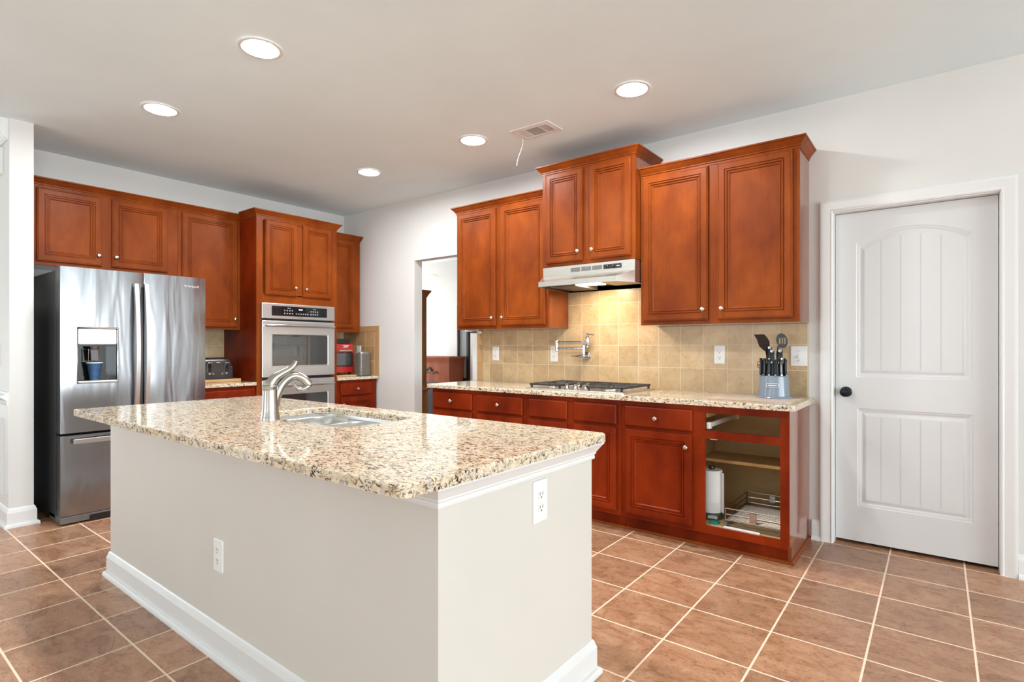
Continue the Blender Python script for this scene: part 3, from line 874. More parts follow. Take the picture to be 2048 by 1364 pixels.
# ================================================================== OUTLETS + SWITCHES
def outlet(F, a, b, c, label, loc, w=0.073, h=0.128, kind='duplex', m='white'):
    t = thing('wall_outlet' if kind != 'switch' else 'light_switch', label, 'outlet' if kind != 'switch' else 'switch', loc)
    bm = B_(); rplate(bm, F, a - w / 2, a + w / 2, b - h / 2, b + h / 2, 0.005, c + 0.0003, c + 0.0065, 0.003); obj('cover_plate', bm, m, t)
    if kind == 'switch':
        bm = B_(); box(bm, F, a - 0.006, a + 0.006, b - 0.013, b + 0.013, c + 0.0066, c + 0.009)
        loft(bm, [[F(a - .004, b - .004, c + .009), F(a + .004, b - .004, c + .009), F(a + .004, b + .007, c + .009), F(a - .004, b + .007, c + .009)],
                  [F(a - .0035, b - .016, c + .021), F(a + .0035, b - .016, c + .021), F(a + .0035, b - .010, c + .023), F(a - .0035, b - .010, c + .023)]])
        obj('toggle', bm, m, t)
        for s in (-0.030, 0.030):
            bm = B_(); lathe(bm, F, a, b + s, [(0.0035, c + .0066), (0.003, c + .008), (0, c + .008)], 10); obj('screw', bm, 'knob', t)
        return t
    hh = 0.0195
    for s in (-0.021, 0.021):
        bm = B_(); rplate(bm, F, a - 0.017, a + 0.017, b + s - 0.0165, b + s + 0.0165, 0.012, c + 0.0066, c + 0.0085, 0.001); r = obj('receptacle', bm, m, t)
        bm = B_()
        box(bm, F, a - 0.0085, a - 0.0062, b + s - 0.002, b + s + 0.009, c + .0086, c + .0089)
        box(bm, F, a + 0.0062, a + 0.0085, b + s - 0.002, b + s + 0.009, c + .0086, c + .0089)
        lathe(bm, F, a, b + s - 0.0085, [(0.003, c + .0086), (0.003, c + .0089)], 10)
        obj('slot', bm, 'slot', r)
    return t


outlet(WR, 2.326, 1.148, 0.008, 'white duplex outlet on the tan tile, far left under the wall cabinet', (2.326, -0.008, 1.148))
outlet(WR, 2.966, 1.148, 0.008, 'white outlet on the tan tile, half behind the pot filler arm', (2.966, -0.008, 1.148))
outlet(WR, 4.336, 1.156, 0.008, 'white duplex outlet on the tan tile, between pot filler and knife block', (4.336, -0.008, 1.156))
outlet(WR, 4.832, 1.152, 0.008, 'white toggle light switch on the tan tile beside the white door', (4.832, -0.008, 1.152), 0.095, 0.128, 'switch')
outlet(WR, 0.300, 1.155, 0.008, 'outlet on the corner tile, mostly hidden behind the smoky canister', (0.300, -0.008, 1.155))
FN = Fr((0, IY0, 0), (1, 0, 0), (0, 0, 1), (0, -1, 0))
outlet(FN, 3.305, 0.395, 0, 'cream duplex outlet low on the long side of the island', (3.305, IY0, 0.395))
FE = Fr((IX1, 0, 0), (0, 1, 0), (0, 0, 1), (1, 0, 0))
outlet(FE, -2.443, 0.717, 0, 'white duplex outlet high on the end of the island under the moulding', (IX1, -2.443, 0.717), 0.078, 0.135)

# ================================================================== REFRIGERATOR
t = thing('refrigerator', 'stainless french-door refrigerator with water dispenser in its door', 'refrigerator', (0.45, -2.37, 0))
F = WL; FY0, FY1, FS = -2.836, -1.913, -2.349
bm = B_(); box(bm, F, FY0, FY1, 0.03, 1.735, 0.05, 0.742, 0.004); obj('case', bm, 'case', t)
bm = B_(); box(bm, F, FY0, FY1, 0.012, 0.056, 0.60, 0.872, 0.002); g = obj('base_grille', bm, 'steel_dark', t)
bm = B_(); box(bm, F, FY0 + 0.16, FY1 - 0.10, 0.006, 0.044, 0.8721, 0.875); obj('grille_opening', bm, 'black', g)
bm = B_()
for y in (FY0 + .05, FY1 - .05):
    for c in (0.12, 0.80): lathe(bm, Fr((0, 0, 0), (1, 0, 0), (0, 1, 0), (0, 0, 1)), c, y, [(0.02, 0.0), (0.02, 0.013)], 12)
obj('foot', bm, 'black', t)


def fr_door(a0, a1, b0, b1, c0, c1, hole=None, n=16, bow=0.006):
    """gently bowed steel door; hole (a0,a1,b0,b1) is left open for the dispenser"""
    bm = B_()
    cols = sorted(set([a0 + (a1 - a0) * k / n for k in range(n + 1)] + (list(hole[:2]) if hole else [])))
    rows = [b0, b1] if not hole else [b0, hole[2], hole[3], b1]
    dep = lambda a: c1 - 0.004 + bow * (1 - (2 * (a - a0) / (a1 - a0) - 1) ** 4) - 0.002
    V = [[bm.verts.new(F(a, b, dep(a))) for b in rows] for a in cols]
    for i in range(len(cols) - 1):
        for j in range(len(rows) - 1):
            if hole and cols[i] >= hole[0] - 1e-6 and cols[i + 1] <= hole[1] + 1e-6 and j == 1: continue
            bm.faces.new((V[i][j], V[i + 1][j], V[i + 1][j + 1], V[i][j + 1]))
    # returned edges
    K = [[bm.verts.new(F(a, b, c0)) for b in (b0, b1)] for a in cols]
    for i in range(len(cols) - 1):
        bm.faces.new((V[i][0], K[i][0], K[i + 1][0], V[i + 1][0])); bm.faces.new((V[i][-1], V[i + 1][-1], K[i + 1][1], K[i][1]))
    for i, k in ((0, 0), (-1, -1)):
        bm.faces.new([V[i][j] for j in range(len(rows))] + [K[k][1], K[k][0]])
    if hole:
        pass
    return bm


HX = (-2.745, -2.512, 0.962, 1.340)
dl = obj('door', fr_door(FY0, FS - 0.003, 0.622, 1.755, 0.748, 0.872, HX), 'steel_v', t, 25)
drt = obj('door', fr_door(FS + 0.003, FY1, 0.622, 1.757, 0.748, 0.872), 'steel_v', t, 25)
fz = obj('freezer_drawer', fr_door(FY0, FY1, 0.060, 0.606, 0.748, 0.874), 'steel_v', t, 25)
for a0, a1, b0, b1 in ((FY0 + .004, FS - .008, .624, 1.75), (FS + .008, FY1 - .004, .624, 1.75), (FY0 + .004, FY1 - .004, .064, .602)):
    pass
bm = B_(); box(bm, F, FY0 + .003, FY1 - .003, 0.062, 1.75, 0.7425, 0.749); obj('door_gasket', bm, 'black', t)
bm = B_()
for y in (FY0 + .03, FY1 - .03): box(bm, F, y - .025, y + .025, 1.7355, 1.757, 0.66, 0.746, 0.004)
obj('hinge_cover', bm, 'steel_dark', t)


def bow_handle(yc, w, z0, z1, parent):
    bm = B_(); lp = []
    for k in range(13):
        s = k / 12; z = z0 + (z1 - z0) * s; o = 0.885 + 0.045 * math.sin(math.pi * s) ** 0.8
        lp.append([F(yc - w / 2, z, o), F(yc + w / 2, z, o), F(yc + w / 2 - .004, z, o + .014), F(yc - w / 2 + .004, z, o + .014)])
    loft(bm, lp)
    for z in (z0 + .012, z1 - .012): box(bm, F, yc - w / 2 + .005, yc + w / 2 - .005, z - .012, z + .012, 0.868, 0.888)
    return obj('handle', bm, 'steel_bar', parent)


bow_handle(-2.402, 0.034, 0.715, 1.672, dl)
bow_handle(-2.337, 0.034, 0.715, 1.675, drt)
bm = B_(); box(bm, F, -2.776, -1.975, 0.550, 0.584, 0.910, 0.924, 0.003)
for y in (-2.74, -2.01): box(bm, F, y - .015, y + .015, 0.556, 0.578, 0.870, 0.912)
obj('handle', bm, 'steel_bar', fz)
# dispenser
bm = B_()
mold(bm, F, [(-2.748, .958), (-2.748, 1.344), (-2.509, 1.344), (-2.509, .958)], [(-0.003, 0.866), (-0.003, 0.876), (0.0, 0.879), (0.006, 0.877), (0.008, 0.866)], closed=True)
dsp = obj('dispenser', bm, 'chrome', t)
bm = B_(); rplate(bm, F, -2.741, -2.517, 1.226, 1.336, 0.008, 0.862, 0.8725, 0.003); obj('control_panel', bm, mat('bright_steel_panel', (0.80, 0.81, 0.83), 0.16, 1.0), dsp)
bm = B_()
box(bm, F, -2.744, -2.740, 0.965, 1.226, 0.755, 0.866); box(bm, F, -2.516, -2.512, 0.965, 1.226, 0.755, 0.866)
box(bm, F, -2.744, -2.512, 0.965, 1.226, 0.7545, 0.758); box(bm, F, -2.744, -2.512, 1.214, 1.226, 0.755, 0.866)
obj('niche', bm, 'black_gloss', dsp)
bm = B_(); box(bm, F, -2.741, -2.515, 0.963, 0.974, 0.755, 0.870, 0.002); obj('drip_tray', bm, 'steel_h', dsp)
bm = B_()
lathe(bm, WLD, 0.835, -2.638, [(0.030, 1.213), (0.024, 1.196), (0.018, 1.192)], 20, True, True)
obj('nozzle', bm, 'steel_dark', dsp)
bm = B_(); loft(bm, [[F(-2.662, 1.190, .830), F(-2.616, 1.190, .830), F(-2.616, 1.190, .834), F(-2.662, 1.190, .834)], [F(-2.655, 1.112, .818), F(-2.608, 1.112, .818), F(-2.608, 1.112, .822), F(-2.655, 1.112, .822)]])
obj('paddle', bm, 'steel_dark', dsp)
bm = B_()
tube(bm, [F(-2.655, 1.112, .826), F(-2.662, 1.190, .838), F(-2.616, 1.190, .838), F(-2.608, 1.112, .826), F(-2.655, 1.112, .826)], 0.0025, 6)
tube(bm, [F(-2.672, 1.195, .836), F(-2.672, 1.105, .826)], 0.003, 6)
obj('paddle_frame', bm, 'chrome', dsp)
text('lettering', 'Whirlpool', F, -2.020, 1.684, 0.8765, 0.026, 'logo', drt)

# blue cup under the dispenser
t = thing('plastic_cup', 'blue plastic cup with a white rim standing in the refrigerator dispenser', 'cup', (0.822, -2.634, 0.974))
bm = B_(); lathe(bm, WLD, 0.822, -2.634, [(0.026, 0.9745), (0.0275, 0.982), (0.0285, 0.996), (0.0305, 0.998), (0.036, 1.050), (0.0375, 1.052), (0.043, 1.093), (0.041, 1.093), (0.026, 0.984), (0, 0.984)], 28, True, False); obj('cup_wall', bm, 'blue', t)
bm = B_(); lathe(bm, WLD, 0.822, -2.634, [(0.0415, 1.0935), (0.0465, 1.0935), (0.048, 1.097), (0.0465, 1.1005), (0.043, 1.1005), (0.0415, 1.097), (0.0415, 1.0935)], 28, False, False); obj('rim', bm, 'white', t)

# ================================================================== DOUBLE OVEN
t = thing('wall_oven', 'stainless double wall oven built into the cherry tower', 'oven', (0.33, -0.95, 0.3))
OY0, OY1 = -1.336, -0.574
bm = B_(); box(bm, F, -1.310, -0.592, 0.30, 1.605, 0.05, 0.631); obj('oven_body', bm, 'black', t)
bm = B_(); rplate(bm, F, OY0, OY1, 1.470, 1.613, 0.004, 0.632, 0.660, 0.004); cp_ = obj('control_panel', bm, 'steel_h', t)
bm = B_(); rplate(bm, F, -1.244, -0.665, 1.498, 1.590, 0.008, 0.6603, 0.6625, 0.001); ds = obj('display', bm, 'black_gloss', cp_)
bm = B_()
random.seed(3)
for (u0, nu, du, rows) in ((-1.125, 4, 0.026, (1.552, 1.524)), (-0.850, 4, 0.024, (1.552, 1.524)), (-1.005, 6, 0.024, (1.524,))):
    for zz in rows:
        for k in range(nu):
            y = u0 + k * du
            box(bm, F, y, y + 0.014, zz, zz + 0.003, 0.6626, 0.6629)
            box(bm, F, y + 0.002, y + 0.012, zz - 0.007, zz - 0.005, 0.6626, 0.6629)
box(bm, F, -1.09, -1.055, 1.572, 1.575, 0.6626, 0.6629); box(bm, F, -0.82, -0.79, 1.572, 1.575, 0.6626, 0.6629)
obj('key_legends', bm, 'label', t)
bm = B_()
for k in range(4): box(bm, F, -0.972 + k * 0.010, -0.965 + k * 0.010, 1.558, 1.570, 0.6626, 0.6629)
obj('clock_digits', bm, 'clock', t)
text('lettering', 'FRIGIDAIRE', F, -0.955, 1.484, 0.6604, 0.0105, 'dark_label', cp_)


def oven_door(b0, b1, w0, w1, hz, name):
    bm = B_(); rplate(bm, F, OY0, OY1, b0, b1, 0.006, 0.634, 0.662, 0.006); d = obj(name, bm, 'steel_h', t)
    bm = B_(); rplate(bm, F, -1.240, -0.660, w0, w1, 0.014, 0.6623, 0.6645, 0.001)
    w = obj('window', bm, 'oven_glass', d)
    bm = B_()
    mold(bm, F, [(-1.240, w0), (-1.240, w1), (-0.660, w1), (-0.660, w0)], [(0.0, 0.6622), (0.0, 0.668), (-0.004, 0.670), (-0.008, 0.6622)], closed=True); obj('window_trim', bm, 'steel_h', d)
    bm = B_()
    cpn = [F(-1.298, hz, 0.664), F(-1.296, hz, 0.690), F(-1.276, hz, 0.705)] + [F(-1.24 + k * 0.0966, hz, 0.712 + 0.004 * math.sin(math.pi * k / 6)) for k in range(7)] + [F(-0.624, hz, 0.705), F(-0.604, hz, 0.690), F(-0.602, hz, 0.664)]
    tube(bm, cpn, 0.0145, 12); obj('handle', bm, 'steel_bar', d)
    return d


oven_door(0.925, 1.452, 1.030, 1.318, 1.408, 'door')
oven_door(0.345, 0.900, 0.470, 0.757, 0.846, 'door')
bm = B_(); box(bm, F, OY0 + .01, OY1 - .01, 0.300, 0.340, 0.632, 0.650); obj('lower_trim', bm, 'steel_h', t)
bm = B_()
for k in range(9): box(bm, F, -1.25 + k * .075, -1.20 + k * .075, 0.907, 0.917, 0.631, 0.640)
obj('vent_slot', bm, 'black', t)

# ================================================================== RANGE HOOD
t = thing('range_hood', 'stainless under-cabinet range hood with its lamp lit above the cooktop', 'range hood', (3.495, -0.2, 1.65))
hx0, hx1, fx0, fx1 = 3.112, 3.880, 3.172, 3.812
V3 = lambda x, y, z: Vector((x, y, z))
bm = B_()
out = lambda i: [(hx0 + i, -0.012), (hx0 + i, -0.385), (fx0 + i * .7, -0.535 + i), (fx1 - i * .7, -0.535 + i), (hx1 - i, -0.385), (hx1 - i, -0.012)]
top = [(hx0, -0.012), (hx0, -0.385), (hx0 + .03, -0.3851), (hx1 - .03, -0.3851), (hx1, -0.385), (hx1, -0.012)]
mid = [(hx0, -0.012), (hx0, -0.385), (hx0 + .004, -0.3855), (hx1 - .004, -0.3855), (hx1, -0.385), (hx1, -0.012)]
mk = lambda pts, zs: [V3(x, y, z) for (x, y), z in zip(pts, zs if isinstance(zs, (list, tuple)) else [zs] * 6)]
loft(bm, [mk(top, 1.817), mk(mid, 1.742), mk(out(0), [1.70, 1.700, 1.692, 1.692, 1.700, 1.70]), mk(out(0), 1.656), mk(out(0.014), 1.656), mk(out(0.014), 1.688)], True, True)
obj('hood_body', bm, 'steel_hood', t, 20)
HF = Fr((0, -0.386, 0), (1, 0, 0), (0, 0, 1), (0, -1, 0))
bm = B_()
for x0 in (3.363, 3.455, 3.545):
    for k in range(6): box(bm, HF, x0, x0 + 0.080, 1.768 + k * .0052, 1.7705 + k * .0052, 0.0006, 0.0012)
obj('vent_slot', bm, 'black', t)
bm = B_(); rplate(bm, HF, 3.638, 3.778, 1.766, 1.798, 0.003, 0.0006, 0.004, 0.001); pn = obj('switch_panel', bm, 'black', t)
bm = B_()
for x0 in (3.662, 3.706): box(bm, HF, x0, x0 + .018, 1.776, 1.790, 0.0041, 0.008, 0.001)
obj('rocker_switch', bm, 'black_gloss', pn)
bm = B_()
box(bm, HF, 3.742, 3.768, 1.780, 1.784, 0.0041, 0.0044); box(bm, HF, 3.668, 3.675, 1.786, 1.788, 0.0081, 0.0084); box(bm, HF, 3.712, 3.718, 1.786, 1.788, 0.0081, 0.0084)
obj('legend_mark', bm, 'label', pn)
bm = B_(); wbox(bm, 3.43, 3.56, -0.335, -0.205, 1.676, 1.6875, 0.003); obj('lamp_lens', bm, 'hood_lamp', t)
bm = B_(); wbox(bm, 3.58, 3.80, -0.40, -0.08, 1.678, 1.6875, 0.002); obj('grease_filter', bm, mat('mesh_filter', (0.42, 0.40, 0.37), 0.45, 0.9), t)
bm = B_(); wbox(bm, 3.19, 3.41, -0.40, -0.06, 1.660, 1.6875, 0.003); obj('motor_cover', bm, mat('motor_grey', (0.16, 0.14, 0.12), 0.4, 0.4), t)
l = bpy.data.lights.new('hood_lamp', 'AREA'); l.shape = 'RECTANGLE'; l.size, l.size_y, l.energy, l.color = 0.12, 0.12, 5.0, (1.0, 0.84, 0.60)
lo = bpy.data.objects.new('hood_lamp_light', l); COL.objects.link(lo); lo.parent = t; lo.location = Vector((3.495, -0.27, 1.674)) - Vector(t['base'])

# ================================================================== COOKTOP
t = thing('gas_cooktop', 'stainless gas cooktop with black iron grates on the granite counter', 'cooktop', (3.48, -0.32, 0.893))
bm = B_(); rplate(bm, WLD, 3.075, 3.888, -0.578, -0.068, 0.012, 0.8932, 0.905, 0.006); obj('tray', bm, 'steel_hood', t)


def burner(x, y, r):
    bm = B_(); lathe(bm, WLD, x, y, [(r * 1.25, 0.905), (r * 1.2, 0.908), (r, 0.909), (r, 0.916), (r * .95, 0.917)], 24); b = obj('burner', bm, 'knob', t)
    bm = B_(); lathe(bm, WLD, x, y, [(r * .92, 0.9172), (r * .92, 0.922), (r * .8, 0.925), (0, 0.925)], 24); obj('burner_cap', bm, 'iron', b)


for x, y, r in ((3.235, -0.44, .036), (3.235, -0.19, .042), (3.48, -0.185, .050), (3.73, -0.44, .044), (3.73, -0.19, .036)): burner(x, y, r)


def grate(x0, x1, y0, y1, cs):
    bm = B_(); zt, w = 0.937, 0.006
    for a0, a1, b0, b1 in ((x0, x1, y0, y0 + 2 * w), (x0, x1, y1 - 2 * w, y1), (x0, x0 + 2 * w, y0, y1), (x1 - 2 * w, x1, y0, y1)): wbox(bm, a0, a1, b0, b1, zt - .014, zt, 0.003)
    if len(cs) > 1:
        ym = (y0 + y1) / 2; wbox(bm, x0, x1, ym - w, ym + w, zt - .012, zt, 0.002)
    for cx, cy in cs:
        for k in range(4):
            a = R(45 + 90 * k); dx, dy = math.cos(a), math.sin(a)
            tube(bm, [V3(cx + dx * .03, cy + dy * .03, zt - .003), V3(cx + dx * .075, cy + dy * .075, zt - .003), V3(cx + dx * .125, cy + dy * .11, zt - .008)], 0.005, 6)
        for dx, dy in ((1, 0), (-1, 0), (0, 1), (0, -1)):
            lim = (min(abs(x1 - cx), abs(x0 - cx)) if dx else min(abs(y1 - cy), abs(y0 - cy)))
            tube(bm, [V3(cx + dx * .028, cy + dy * .028, zt - .003), V3(cx + dx * (lim - .004), cy + dy * (lim - .004), zt - .006)], 0.005, 6)
    for x in (x0 + .012, x1 - .012):
        for y in (y0 + .012, y1 - .012): lathe(bm, WLD, x, y, [(0.008, 0.905), (0.010, zt - .01)], 10)
    return obj('grate', bm, 'iron', t)


grate(3.098, 3.372, -0.545, -0.092, ((3.235, -0.44), (3.235, -0.19)))
grate(3.378, 3.582, -0.300, -0.092, ((3.48, -0.185),))
grate(3.588, 3.866, -0.545, -0.092, ((3.73, -0.44), (3.73, -0.19)))
for x, y in ((3.392, -0.485), (3.470, -0.495), (3.552, -0.485), (3.425, -0.375), (3.505, -0.375)):
    bm = B_(); lathe(bm, WLD, x, y, [(0.021, 0.905), (0.021, 0.909), (0.016, 0.911), (0.0145, 0.928), (0.012, 0.931), (0, 0.931)], 18)
    wbox(bm, x - .005, x + .005, y - .017, y + .017, 0.924, 0.942, 0.003)
    obj('control_knob', bm, 'chrome', t)

# ================================================================== POT FILLER
t = thing('pot_filler', 'chrome folding pot filler tap on the tiles above the cooktop', 'tap', (3.283, -0.008, 1.135))
yp = 0.062
bm = B_(); lathe(bm, WR, 3.283, 1.135, [(0.033, 0.0085), (0.033, 0.013), (0.028, 0.018), (0.016, 0.022), (0.014, 0.045), (0.017, 0.050), (0.017, 0.075), (0.012, 0.080), (0, 0.080)], 24); obj('wall_flange', bm, 'chrome', t)
bm = B_(); G = Fr(WR.o, WR.u, WR.n, WR.v)
lathe(bm, G, 3.283, yp, [(0.013, 1.135), (0.013, 1.205), (0.016, 1.208), (0.016, 1.222), (0.010, 1.226), (0, 1.226)], 18); obj('post', bm, 'chrome', t)
bm = B_(); tube(bm, [WR(3.270, 1.133, yp), WR(3.245, 1.132, yp), WR(3.225, 1.132, yp), WR(3.205, 1.132, yp), WR(3.168, 1.130, yp)], [0.014, 0.013, 0.008, 0.0055, 0.006], 12); obj('lever', bm, 'chrome', t)
bm = B_(); tube(bm, [WR(3.283, 1.195, yp), WR(3.030, 1.194, yp)], 0.0085, 12); tube(bm, [WR(3.052, 1.194, yp), WR(3.030, 1.194, yp)], 0.0115, 12); tube(bm, [WR(3.262, 1.195, yp), WR(3.275, 1.195, yp)], 0.0115, 12); obj('arm', bm, 'chrome', t)
bm = B_(); lathe(bm, G, 3.027, yp, [(0, 1.166), (0.012, 1.168), (0.0145, 1.174), (0.0145, 1.262), (0.012, 1.267), (0, 1.268)], 18); obj('elbow', bm, 'chrome', t)
bm = B_(); tube(bm, [WR(3.030, 1.246, yp), WR(3.312, 1.246, yp)], 0.0085, 12); tube(bm, [WR(3.030, 1.246, yp), WR(3.052, 1.246, yp)], 0.0115, 12); tube(bm, [WR(3.290, 1.246, yp), WR(3.305, 1.246, yp)], 0.0115, 12); obj('arm', bm, 'chrome', t)
bm = B_(); lathe(bm, G, 3.318, yp, [(0.0, 1.206), (0.007, 1.207), (0.007, 1.214), (0.014, 1.220), (0.017, 1.245), (0.016, 1.275), (0.018, 1.279), (0.012, 1.290), (0.009, 1.304), (0.006, 1.318), (0, 1.320)], 20); v = obj('spout_valve', bm, 'chrome', t)
bm = B_(); tube(bm, [WR(3.318, 1.306, yp), WR(3.345, 1.309, yp), WR(3.376, 1.304, yp)], [0.006, 0.005, 0.007], 10); obj('lever', bm, 'chrome', t)

# ================================================================== KNIFE BLOCK ON A MAT
bm = B_(); loft(bm, [[V3(x, y, z) for x, y in rr2(4.405, 4.880, -0.515, -0.075, 0.02)] for z in (0.8934, 0.8960)])
single('cutting_mat', bm, 'mat', 'thin striped cutting mat on the granite under the knife block', 'mat')
kx, ky = 4.727, -0.200
t = thing('knife_block', 'blue-grey plastic knife block on the striped mat beside the white door', 'knife block', (kx, ky, 0.896))


def oval(rx, ry, z, n=36): return [V3(kx + rx * math.cos(2 * math.pi * k / n), ky + ry * math.sin(2 * math.pi * k / n), z) for k in range(n)]


bm = B_(); loft(bm, [oval(.108, .108, .8962), oval(.109, .109, .900), oval(.106, .106, .904), oval(.090, .090, .908)])
loft(bm, [oval(.091, .091, .908), oval(.087, .087, .96), oval(.0815, .0815, 1.028), oval(.080, .080, 1.032), oval(.074, .074, 1.033)]); obj('block_body', bm, 'block', t)
bm = B_(); loft(bm, [oval(.074, .074, 1.0332), oval(.070, .070, 1.055), oval(.066, .066, 1.105), oval(.060, .060, 1.108)]); obj('inner_holder', bm, 'black', t)
# raised oval badge facing the room
dirv = Vector((cam.location.x - kx - .35, cam.location.y - ky, 0)).normalized(); su = Vector((-dirv.y, dirv.x, 0))
KF = Fr((kx, ky, 0), su, (0, 0, 1), dirv)
bm = B_(); mold(bm, KF, rr2(-.034, .034, .966, .985, .0094, 5)[::-1], [(0, .086), (0, .0895), (-.0025, .0895), (-.0025, .086)], closed=True); rplate(bm, KF, -.026, .026, .973, .978, .002, .086, .0893); obj('badge', bm, 'label', t)
# steak knives round the front of the holder
GK = 'steak knives in the front row of the block'
ANG = [(-62, 'first steak knife handle at the left end of the block\'s front row'), (-38, 'second steak knife handle from the left in the block\'s front row'),
       (-14, 'third steak knife handle from the left in the block\'s front row'), (10, 'fourth steak knife handle from the left in the block\'s front row'),
       (34, 'fifth steak knife handle from the left in the block\'s front row'), (58, 'last steak knife handle at the right end of the block\'s front row')]


def knife(base, L, w, th, yaw, label, group, bolster=True, tilt=0.0):
    d = Vector((math.sin(R(yaw)), -math.cos(R(yaw)), 0)); base = Vector(base)
    d = Vector((dirv.x * math.cos(R(yaw)) + su.x * math.sin(R(yaw)), dirv.y * math.cos(R(yaw)) + su.y * math.sin(R(yaw)), 0))
    s = Vector((-d.y, d.x, 0))
    kt = thing('kitchen_knife', label, 'knife', tuple(base), group)
    prof = [(0.0, .80, 0), (0.08, .92, .0005), (0.25, .78, .001), (0.5, .74, .0), (0.75, .86, -.001), (0.92, 1.0, .001), (0.985, .9, .003), (1.0, .55, .003)]
    bm = B_(); lp = []
    for f, ww, off in prof:
        c = base + Vector((0, 0, L * f)) + d * (off + tilt * f)
        lp.append([c + s * (th * a) + d * (w * ww * b) for a, b in ((-.5, -.5), (.5, -.5), (.75, 0), (.5, .5), (-.5, .5), (-.75, 0))])
    loft(bm, lp); h = obj('handle', bm, 'handle', kt, 50)
    bm = B_()
    for f in (0.03, 0.965):
        c = base + Vector((0, 0, L * f)) + d * (.001 + tilt * f)
        lathe(bm, Fr(c + d * (w * .42), s, (0, 0, 1), d), 0, 0, [(th * .45, 0), (th * .45, w * .12), (0, w * .14)], 10)
    obj('rivet', bm, 'chrome', h)
    return kt


for a, lab in ANG:
    d = dirv * math.cos(R(a)) + su * math.sin(R(a))
    knife((kx + d.x * .077, ky + d.y * .077, 1.034), 0.107, 0.018, 0.012, a, lab, GK)
# large knives standing in the middle
for sa, db, z, L, lab in ((-0.012, 0.01, 1.108, 0.078, 'chef knife with thick black handle upright in the middle of the block'),
                          (-0.028, -0.02, 1.108, 0.100, 'bread knife with straight blunt-ended black handle behind the steak knives'),
                          (0.034, 0.012, 1.108, 0.080, 'carving knife with black handle, in front of the slotted spoon')):
    c = Vector((kx, ky, z)) + su * sa + dirv * db
    knife(tuple(c), L, 0.022, 0.021, 8, lab, 'large knives in the middle of the block')


def utensil_pt(a, b, c): return KF(a, b, c)


# turner (spatula)
t = thing('spatula', 'brown-black nylon turner leaning left out of the knife block', 'spatula', tuple(KF(-.035, 1.108, -.02)))
bm = B_(); tube(bm, [KF(-.040, 1.11, -.02), KF(-.045, 1.165, -.02), KF(-.050, 1.195, -.02)], [.007, .006, .008], 8, True, 0.6); obj('handle', bm, 'spatula', t)
bm = B_(); poly(bm, KF, [(-.058, 1.185), (-.040, 1.185), (-.026, 1.215), (-.028, 1.245), (-.043, 1.272), (-.060, 1.290), (-.118, 1.288), (-.100, 1.255), (-.088, 1.215)], -.022, -.018); obj('blade', bm, 'spatula', t)
# slotted spoon
t = thing('slotted_spoon', 'black slotted nylon spoon standing at the back of the knife block', 'spoon', tuple(KF(.02, 1.108, -.03)))
bm = B_(); tube(bm, [KF(.012, 1.11, -.03), KF(.016, 1.17, -.03), KF(.024, 1.215, -.03)], [.009, .010, .012], 8, True, 0.6); obj('handle', bm, 'handle', t)
bm = B_()
ov = [(.042 + .032 * math.cos(2 * math.pi * k / 28) - .005 * math.sin(2 * math.pi * k / 28), 1.248 + .047 * math.sin(2 * math.pi * k / 28)) for k in range(28)]
for c, hgt in ((-.034, 0), (-.029, 1)):
    lo_ = [bm.verts.new(KF(a, b, c)) for a, b in ov]
    es = [bm.edges.new((lo_[i], lo_[(i + 1) % 28])) for i in range(28)]
    sl = []
    for x in (.030, .044, .058):
        q = [bm.verts.new(KF(a, b, c)) for a, b in rect2(x - .0042, x + .0042, 1.228, 1.266)]
        es += [bm.edges.new((q[i], q[(i + 1) % 4])) for i in range(4)]; sl.append(q)
    bmesh.ops.triangle_fill(bm, edges=es, use_beauty=True)
    if hgt == 0: prev = (lo_, sl)
    else:
        for A, Bq in [(prev[0], lo_)] + list(zip(prev[1], sl)):
            for i in range(len(A)): bm.faces.new((A[i], A[(i + 1) % len(A)], Bq[(i + 1) % len(A)], Bq[i]))
obj('bowl', bm, 'handle', t)
# scissors hanging at the left of the block
t = thing('kitchen_scissors', 'small dark scissors in the left side of the knife block', 'scissors', tuple(KF(-.082, 1.034, 0)))
bm = B_()
for z in (1.09, 1.105): mold(bm, KF, [(-.084 + .010 * math.cos(2 * math.pi * k / 14), z + .010 * math.sin(2 * math.pi * k / 14)) for k in range(14)], [(0, -.004), (0, .004), (.003, .004), (.003, -.004)], closed=True)
obj('finger_loop', bm, 'spatula', t)
bm = B_(); box(bm, KF, -.086, -.079, 1.034, 1.096, -.003, .003); obj('blade', bm, 'steel_dark', t)

# ================================================================== CONTENTS OF THE OPEN BAY
t = thing('paper_towel_holder', 'upright paper towel holder with black knob inside the open cabinet bay', 'holder', (4.412, -0.415, 0.143))
hx, hy = 4.412, -0.415
bm = B_(); lathe(bm, WLD, hx, hy, [(0.066, 0.1435), (0.068, 0.150), (0.066, 0.176), (0.060, 0.182), (0.012, 0.184)], 28); obj('base', bm, 'steel_dark', t)
bm = B_(); lathe(bm, WLD, hx, hy, [(0.005, 0.184), (0.005, 0.45)], 10); obj('rod', bm, 'chrome', t)
bm = B_(); lathe(bm, WLD, hx, hy, [(0.016, 0.456), (0.021, 0.460), (0.022, 0.472), (0.022, 0.482), (0.017, 0.488), (0, 0.488)][:4] + [(0.018, 0.4675 + 0.0), (0, 0.468)] if False else [(0.014, 0.4482), (0.020, 0.450), (0.021, 0.460), (0.018, 0.4665), (0, 0.4675)], 18); obj('top_knob', bm, 'black_gloss', t)
bm = B_(); box(bm, WR, hx + .0, hx + .055, 0.156, 0.172, -hy + .060, -hy + .0675); obj('base_plate', bm, 'label', t)
t = thing('paper_towel_roll', 'white paper towel roll with a loose sheet, inside the open cabinet bay', 'paper towel', (hx, hy, 0.186))
